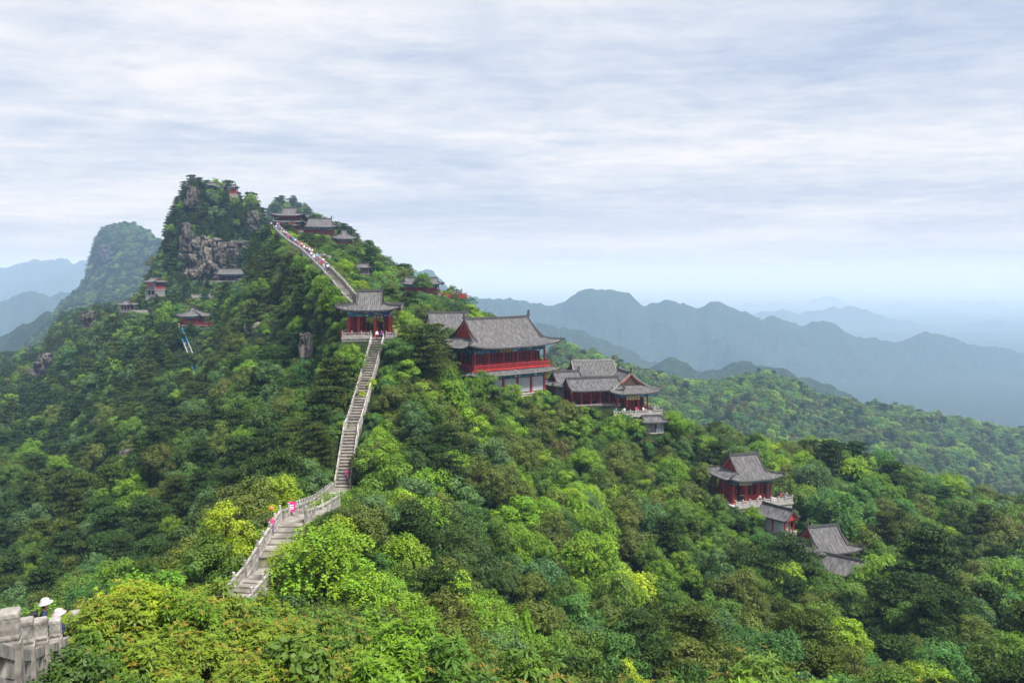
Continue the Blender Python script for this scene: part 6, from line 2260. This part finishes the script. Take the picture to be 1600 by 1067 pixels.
def body_mesh(name, stride=0.0, arm=0.15, bend=0.0, lift=0.0):
    """one continuous figure 1.68 m tall grown from a skeleton with the Skin modifier; facing -y"""
    J = {'pelvis': ((0, 0, 0.93), 0.145, 0.11), 'waist': ((0, -0.01 - bend * 0.05, 1.08), 0.125, 0.095), 'chest': ((0, -bend * 0.14, 1.29), 0.155, 0.105), 'neck': ((0, -bend * 0.22, 1.43), 0.055, 0.055),
         'chin': ((0, -0.012 - bend * 0.26, 1.50), 0.066, 0.076), 'head': ((0, -bend * 0.27, 1.585), 0.078, 0.095), 'crown': ((0, 0.005 - bend * 0.27, 1.655), 0.05, 0.06)}
    for s, n in ((1, 'l'), (-1, 'r')):
        st = stride * s
        J['hip' + n] = ((0.095 * s, 0, 0.87), 0.088, 0.09)
        J['knee' + n] = ((0.10 * s, -st * 0.22 - 0.02, 0.49 + max(0, st) * lift), 0.058, 0.062)
        J['ankle' + n] = ((0.10 * s, -st * 0.30 + 0.03, 0.10 + max(0, st) * lift), 0.038, 0.042)
        J['toe' + n] = ((0.115 * s, -st * 0.30 - 0.13, 0.035 + max(0, st) * lift), 0.035, 0.03)
        J['shoulder' + n] = ((0.175 * s, -bend * 0.15, 1.365), 0.062, 0.06)
        J['elbow' + n] = ((0.235 * s, -bend * 0.1 + st * 0.12, 1.10), 0.042, 0.042)
        J['wrist' + n] = ((0.235 * s, -arm - bend * 0.1 + st * 0.16, 0.88 + arm * 0.5), 0.028, 0.032)
        J['hand' + n] = ((0.23 * s, -arm - 0.03 - bend * 0.1 + st * 0.18, 0.80 + arm * 0.6), 0.022, 0.040)
    E_ = [('pelvis', 'waist'), ('waist', 'chest'), ('chest', 'neck'), ('neck', 'chin'), ('chin', 'head'), ('head', 'crown')]
    for n in 'lr':
        E_ += [('pelvis', 'hip' + n), ('hip' + n, 'knee' + n), ('knee' + n, 'ankle' + n), ('ankle' + n, 'toe' + n), ('chest', 'shoulder' + n), ('shoulder' + n, 'elbow' + n), ('elbow' + n, 'wrist' + n), ('wrist' + n, 'hand' + n)]
    keys = list(J)
    me = bpy.data.meshes.new(name + '_skeleton')
    me.from_pydata([J[k][0] for k in keys], [(keys.index(a), keys.index(b)) for a, b in E_], [])
    o = bpy.data.objects.new(name + '_skeleton', me)
    COL.objects.link(o)
    md = o.modifiers.new('skin', 'SKIN')
    md.use_smooth_shade = True
    md.branch_smoothing = 0.3
    sv = me.skin_vertices[0].data
    for i, k in enumerate(keys):
        sv[i].radius = (J[k][1], J[k][2])
        sv[i].use_root = (k == 'pelvis')
    sd = o.modifiers.new('sub', 'SUBSURF')
    sd.levels = sd.render_levels = 1
    dg = bpy.context.evaluated_depsgraph_get()
    ev = o.evaluated_get(dg)
    out = bpy.data.meshes.new_from_object(ev)
    out.name = name
    bpy.data.objects.remove(o)
    out.materials.clear()
    for m in (CLOTH['white'], CLOTH['navy'], SKIN, HAIR, SHOE): out.materials.append(m)
    for f in out.polygons:
        c = f.center
        if c.z > 1.455:
            hy = c.y + bend * 0.27
            f.material_index = 3 if (c.z > 1.62 or (hy > 0.01 and c.z > 1.50)) else 2
        elif c.z > 1.425: f.material_index = 2
        elif abs(c.x) > 0.205 and c.z < 1.06: f.material_index = 2
        elif c.z > 0.95 or (abs(c.x) > 0.19): f.material_index = 0
        elif c.z > 0.085: f.material_index = 1
        else: f.material_index = 4
    return out


def build_people():
    meshes = [body_mesh('figure_standing', 0.0, 0.12), body_mesh('figure_walking', 0.9, 0.1, 0.15), body_mesh('figure_climbing', 1.0, 0.14, 0.45, 0.25), body_mesh('figure_leaning', 0.2, 0.3, 0.3)]
    hat_m = MB()
    hat_m.lathe((0, 0, 0), [(0.165, 0.0), (0.175, 0.012), (0.098, 0.035), (0.095, 0.09), (0.07, 0.12), (0.01, 0.13)], 14)
    hat_me = hat_m.mesh('sun_hat', plain('hat_white', (0.52, 0.51, 0.50)), True)
    cap_me = hat_m.mesh('sun_hat', plain('hat_pink', (0.55, 0.42, 0.42)), True)
    pack_m = MB()
    pack_m.box(-0.15, 0.15, 0.10, 0.26, 1.02, 1.42)
    pack_m.box(-0.12, 0.12, 0.26, 0.31, 1.05, 1.25)

    def person(p, rz, pose, top, legs, label, group=None, scale=1.0, hat=None, pack=None):
        o = link('person', meshes[pose], None, p, (0, 0, rz), (scale,) * 3)
        for i, mt in ((0, CLOTH[top]), (1, CLOTH[legs])):
            o.material_slots[i].link = 'OBJECT'
            o.material_slots[i].material = mt
        tag(o, label, 'person', group)
        if hat:
            h = link('sun_hat', hat, o, (0, -0.02 - (0, 0.04, 0.12, 0.08)[pose], 1.60), (R(-8), 0, 0))
        if pack:
            pk = pack_m.build('backpack', CLOTH[pack], o)
        return o
    # two visitors behind the foreground balustrade
    a = P(66, 934, 18.4)
    person(Vector((a.x, a.y, a.z - 1.74)), R(120), 1, 'navy', 'black', 'visitor in white sun hat and dark top behind the foreground balustrade', None, 1.0, hat_me, 'black')
    a = P(90, 950, 19.0)
    person(Vector((a.x, a.y, a.z - 1.74)), R(150), 0, 'navy', 'navy', 'visitor in pale hat half hidden behind a foreground post', None, 1.0, cap_me)
    # along the ridge stairs
    k = STAIR
    person(k[2] + (k[3] - k[2]) * 0.62 + Vector((-0.98, 0, 0.0)), R(10), 1, 'pink', 'purple', 'visitor in pink and purple on the near stairs by the balustrade', None, 0.86)
    person(k[7] + (k[8] - k[7]) * 0.10 + Vector((0.55, 0, 0.35)), R(0), 1, 'pink', 'pink', 'child in bright pink low on the long stair flight', None, 0.86)
    person(k[11] + Vector((-0.2, 0.6, 0.1)), R(15), 0, 'white', 'navy', 'visitor in white top at the head of the long stairs')
    person(k[11] + Vector((0.55, 1.1, 0.1)), R(-20), 0, 'purple', 'black', 'visitor in purple at the head of the long stairs')
    g, yaw = SITE['gate']
    person(g + Vector((1.4, -1.6, 0.02)), R(5), 0, 'red', 'red', 'visitor in red standing inside the gate pavilion passage')
    # the crowd climbing to the summit
    tops = ['white', 'red', 'blue', 'navy', 'white', 'sky', 'yellow', 'purple', 'grey', 'pink', 'black', 'white']
    legs = ['navy', 'black', 'grey', 'blue', 'khaki']
    words_ = {'white': 'white', 'red': 'red', 'blue': 'blue', 'navy': 'navy', 'sky': 'light blue', 'yellow': 'yellow', 'purple': 'purple', 'grey': 'grey', 'pink': 'pink', 'black': 'black'}
    seg = UPPER[3:10]
    wh = ['above the empty stairs', 'below the lookout', 'beside the lookout', 'above the lookout', 'halfway up', 'near the top', 'at the top']
    seen = {}
    NTH = 'first second third fourth fifth sixth seventh eighth ninth tenth eleventh twelfth thirteenth fourteenth fifteenth sixteenth seventeenth eighteenth nineteenth twentieth'.split() + ['later'] * 40
    for i in range(64):
        f = (i + 0.5) / 64
        s = f * (len(seg) - 1)
        j = int(s)
        p = seg[j] + (seg[j + 1] - seg[j]) * (s - j)
        d = (seg[j + 1] - seg[j]).normalized()
        sd = Vector((d.y, -d.x, 0)).normalized()
        off = ((i * 0.618) % 1.0 - 0.5) * 1.6
        c = tops[int(random.random() * len(tops))]
        seen[c] = seen.get(c, 0) + 1
        person(p + sd * off + Vector((0, 0, 0.25)), math.atan2(d.y, d.x) + math.pi / 2 + (math.pi if i % 3 == 0 else 0), 1 + i % 2, c, legs[i % 5],
               '%s %s-clad visitor from the bottom of the crowded stairs, %s' % (NTH[seen[c] - 1], words_[c], wh[min(j, 6)]), 'visitors on the upper stairs', 0.95 + 0.12 * random.random())
    p, yaw = SITE['lookout']
    for i in range(9):
        c = ['blue', 'white', 'navy', 'sky', 'white', 'blue', 'red', 'white', 'blue'][i]
        person(p + Vector((-2.0 + 0.53 * i, -0.9 + 0.5 * (i % 2), 0.2)), R(10 * i), 0, c, legs[i % 5], '%s-clad visitor, %s from the left on the square lookout' % (words_[c], ['first', 'second', 'third', 'fourth', 'fifth', 'sixth', 'seventh', 'eighth', 'ninth'][i]), 'visitors on the square lookout')
    for i in range(7):
        q = P(424 + 3.1 * i, 354 + 0.5 * (i % 2), 303 + i % 3)
        c = ['white', 'navy', 'red', 'white', 'pink', 'yellow', 'red'][i]
        person(q, R(20 * i), 0, c, legs[i % 5], '%s-clad visitor in the row at the stair head, %s from the left' % (words_[c], ['first', 'second', 'third', 'fourth', 'fifth', 'sixth', 'seventh'][i]), 'visitors at the stair head')
    p, yaw = SITE['court']
    rot = Matrix.Rotation(yaw, 3, 'Z')
    for i, (x, y, c, l) in enumerate(((-2.6, -6.6, 'white', 'navy'), (0.2, -6.2, 'pink', 'white'), (1.6, -6.6, 'white', 'grey'), (-4.4, -6.4, 'sky', 'grey'), (4.2, -6.5, 'white', 'black'))):
        person(p + rot @ Vector((x, y, 0.0)), R(25 * i), (0, 3)[i % 2], c, l, '%s-clad visitor on the court terrace, %s from the left' % (words_[c], ['second', 'third', 'fourth', 'first', 'fifth'][i]), 'visitors on the court terrace')
    p, yaw = SITE['right_pav']
    rot = Matrix.Rotation(yaw, 3, 'Z')
    person(p + rot @ Vector((5.4, -4.0, 0)), R(30), 0, 'red', 'black', 'visitor in red at the corner of the white balcony')
    person(p + rot @ Vector((1.0, -4.0, 0)), R(-10), 3, 'white', 'navy', 'visitor in white on the balcony in front of the pavilion')
    p, yaw = SITE['cliff_gallery']
    for i, c in enumerate(('blue', 'sky', 'white')):
        person(p + Vector((2.6 + 0.9 * i, -1.7, 0.0)), R(10 * i), 0, c, 'blue', '%s-clad visitor at the cliff gallery under the peak' % words_[c])
    a = P(280, 512, 287.0)
    person(Vector((a.x, a.y, a.z)), 0, 0, 'orange', 'white', 'visitor in orange at the top of the blue-railed cliff stairs', None, 1.1)


# ------------------------------------------------------------------ rocks, sign, cliff stairs
def rock(name, label, u, v, Y, w, h, d, seed, material='rock', group='bare rock faces', rz=0.0, tilt=0.0):
    """fractured cliff block: stacked jointed blocks with rough faces; (u, v) is its middle"""
    p = P(u, v, Y)
    bm = bmesh.new()
    bmesh.ops.create_cube(bm, size=1.0)
    bmesh.ops.subdivide_edges(bm, edges=bm.edges[:], cuts=15, use_grid_fill=True)
    off = Vector((seed * 7.3, seed * 3.1, seed * 1.7))
    for vtx in bm.verts:
        c = vtx.co.copy()
        q = Vector((c.x * w, c.y * d, c.z * h))
        # round the block, then step it along joints
        r = max(abs(c.x), abs(c.y), abs(c.z)) * 2
        sph = c.normalized() * 0.62
        c = c.lerp(sph, 0.35)
        q = Vector((c.x * w, c.y * d, c.z * h))
        cell = mnoise.voronoi(Vector((q.x * 0.28, q.y * 0.28, q.z * 0.16)) + off)
        crack = cell[0][1] - cell[0][0]
        cid = mnoise.cell(cell[1][0] * 3.7)
        n = c.normalized()
        push = (cid - 0.5) * 0.17 * min(w, d * 1.5) - (0.09 * min(w, d) if crack < 0.10 else 0)
        push += (mnoise.fractal(q * 0.22 + off, 1.0, 2.0, 5)) * 0.10 * w + mnoise.fractal(q * 0.9 + off, 1.0, 2.0, 3) * 0.28
        q = q + Vector((n.x, n.y, n.z * 0.35)) * push
        vtx.co = q
    me = bpy.data.meshes.new(name)
    bm.to_mesh(me)
    bm.free()
    me.materials.append(M[material])
    o = link(name, me, None, p, (tilt, 0, rz))
    tag(o, label, 'rock', group)
    return o


def build_rocks():
    rock('rock_face', 'beige cliff under the summit, left of the cliff gallery, upper block', 320, 392, 391, 10, 13, 9, 1, rz=0.2)
    rock('rock_face', 'broad beige cliff block at the left foot of the rocky peak', 312, 418, 386, 14, 14, 10, 2, rz=-0.3)
    rock('rock_face', 'beige cliff block at the centre of the rocky peak, right of the broad one', 336, 408, 388, 13, 20, 10, 3, rz=0.3)
    rock('rock_face', 'grey overhung cliff above the long dark gallery', 374, 400, 394, 13, 14, 9, 4, 'rock_grey')
    rock('rock_face', 'grey cliff low beside the long dark gallery', 352, 412, 387, 14, 16, 10, 9, 'rock_grey', rz=0.4)
    rock('rock_face', 'grey rock at the left edge of the summit', 300, 309, 399, 6, 11, 7, 5, 'rock_grey', rz=0.2)
    rock('rock_face', 'bare grey rock high on the right side of the peak', 396, 346, 404, 5, 10, 5, 6, 'rock_grey')
    rock('rock_face', 'pale vertical rib on the left side of the peak', 291, 372, 386, 5, 14, 6, 7, 'rock_grey')
    rock('rock_face', 'square beige rock on the wooded ridge below the upper stairs', 430, 491, 240, 6.2, 8.0, 6, 8)
    rock('rock_face', 'small pinkish rock left below the square beige one', 399, 524, 214, 4.2, 7.0, 5, 10)
    rock('rock_face', 'brown rock among trees left of the gate pavilion', 482, 540, 164, 3.4, 5.2, 4, 11)
    rock('rock_face', 'beige boulder under the cliff pavilion beside the blue-railed stairs', 291, 536, 285, 7, 9, 6, 12)
    rock('rock_face', 'grey overhang under the red balcony of the cliff pavilion', 318, 530, 288, 9, 8, 7, 13, 'rock_grey')
    rock('rock_face', 'dark cliff under the foot of the blue-railed stairs', 300, 572, 276, 7, 11, 6, 14, 'rock_grey')
    rock('rock_face', 'small grey rock in the middle of the left flank', 200, 719, 172, 2.6, 4.6, 3, 16, 'rock_grey')
    rock('rock_face', 'pale slab in the gully below the cliff pavilion', 255, 660, 205, 3.2, 5.5, 3, 17, 'rock_grey')
    for i, (u, v, w, h) in enumerate(((172, 420, 14, 30), (232, 408, 10, 26), (205, 432, 16, 26), (178, 436, 12, 20), (164, 396, 9, 18), (140, 455, 14, 16))):
        rock('rock_face', ['pale cliff streak low on the far left peak', 'cliff streak at the right shoulder of the far left peak', 'broad cliff under the far left peak', 'cliff beneath the pale streak of the far left peak', 'cliff edge at the left side of the far peak top', 'small cliff on the far left peak outer slope'][i],
             u, v, 1540 - 9 * i, w * 1.8, h * 1.8, 10, 20 + i, 'rock_grey', 'cliffs of the far left peak')
    for i, (u, v, Y, w, h) in enumerate(((262, 507, 318, 3, 5), (352, 507, 275, 3, 7), (368, 532, 240, 3, 6), (330, 612, 215, 3, 7))):
        rock('rock_face', ['grey rock between the watch house and cliff pavilion', 'tall rock right of the cliff pavilion', 'tall rock in the gully right of the cliff stairs', 'dark rock at the foot of the cliff stairs gully'][i], u, v, Y, w, h, w, 60 + i, 'rock_grey', 'small rocks on the left flank')
    for i, (u, v) in enumerate(((70, 566), (62, 578), (140, 500))):
        rock('rock_face', ['pale rock on the left spur skyline', 'lower pale rock on the left spur', 'rock on the upper left spur'][i], u, v, 372, 6, 8, 6, 40 + i, 'rock_grey')


def build_small():
    # the pink sign and the orange lantern by the landing
    p = STAIR[3] + Vector((-1.25, 1.4, 0))
    q = P(455.5, 801, 63.6)
    e = empty('pink_sign', (q.x, q.y, q.z - 0.35), R(8))
    tag(e, 'bright pink notice board with white print on the landing balustrade', 'sign')
    b = MB()
    b.box(-0.31, 0.31, -0.03, 0.03, 0.45, 1.25)
    b.build('board', M['pink'], e)
    b = MB()
    for z, w, h in ((0.98, 0.36, 0.10), (0.80, 0.40, 0.13), (0.66, 0.30, 0.06)):
        b.box(-w / 2, w / 2, -0.042, -0.032, z - h / 2, z + h / 2)
    b.build('print', M['white_print'], e)
    b = MB()
    b.box(-0.29, -0.24, -0.02, 0.02, -0.6, 0.45)
    b.box(0.24, 0.29, -0.02, 0.02, -0.6, 0.45)
    b.build('stand', M['steel'], e)
    q = P(424, 794, 62.0)
    b = MB()
    b.lathe((0, 0, -0.16), [(0.06, 0), (0.16, 0.06), (0.19, 0.16), (0.16, 0.26), (0.06, 0.32)], 12)
    e = empty('orange_lantern', q)
    tag(e, 'round orange lantern on a thin pole beside the yellow-green tree', 'lantern')
    b.build('lantern_body', M['orange'], e)
    b = MB()
    b.tube([(0, 0, -0.15), (0, 0, -2.4)], 0.025, 6)
    b.build('pole', M['steel'], e)
    # cliff stairs with blue sheeting
    pts = []
    for u, v in ((281, 517), (286, 529), (291, 541), (297, 556), (302, 572), (306, 585), (309, 597), (317, 618)):
        ys = np.linspace(195, 292, 98)
        c = [P(u, v, y) for y in ys]
        gz = ground(np.array([q.x for q in c]), ys)
        k = int(np.argmin(np.abs(gz + 0.9 - np.array([q.z for q in c]))))
        pts.append(c[k])
    e = empty('cliff_stairs', pts[0])
    tag(e, 'steep narrow cliff stairs with blue side sheeting below the red pavilion', 'stairs')
    for i, (p, q) in enumerate(zip(pts[:-1], pts[1:])):
        d = q - p
        for s in (-0.75, 0.75):
            b = MB()
            b.sweep([p - pts[0] + Vector((s, 0, 0)), q - pts[0] + Vector((s, 0, 0))], 0.16, 1.15, 0, 0.16)
            b.build('side_sheet', M['blue_sheet'] if i in (0, 1, 4, 5) else M['steel'], e)
        n = 12
        b = MB()
        b.box(-0.7, 0.7, -0.3, 0.3, -0.2, 0)
        me = b.mesh('step', M['step'])
        for k in range(n):
            link('step', me, e, p - pts[0] + d * ((k + 0.5) / n))
    q = P(330, 548, 279.0)
    b = MB()
    b.lathe((0, 0, 0), [(1.2, 0), (1.3, 0.3), (0.7, 0.9), (0.1, 1.2)], 8)
    b.cyl((0, 0, -1.6), 0.06, 0.06, 1.6, 6)
    o = b.build('aqua_parasol', M['aqua'], None, q)
    tag(o, 'small aqua parasol on the slope right of the blue-railed stairs', 'parasol')


def build_all():
    build_stairs()
    gate_pavilion()
    main_hall()
    hall_behind()
    court_hall()
    court_wing()
    court_far()
    court_left()
    kiosk()
    right_pavilion()
    gable_hut()
    low_roofs()
    far_buildings()
    build_rocks()
    build_small()
    build_people()


# ------------------------------------------------------------------ build
land()
for fn in ('build_all',):
    if fn in globals(): globals()[fn]()
plant_forest()
haze()
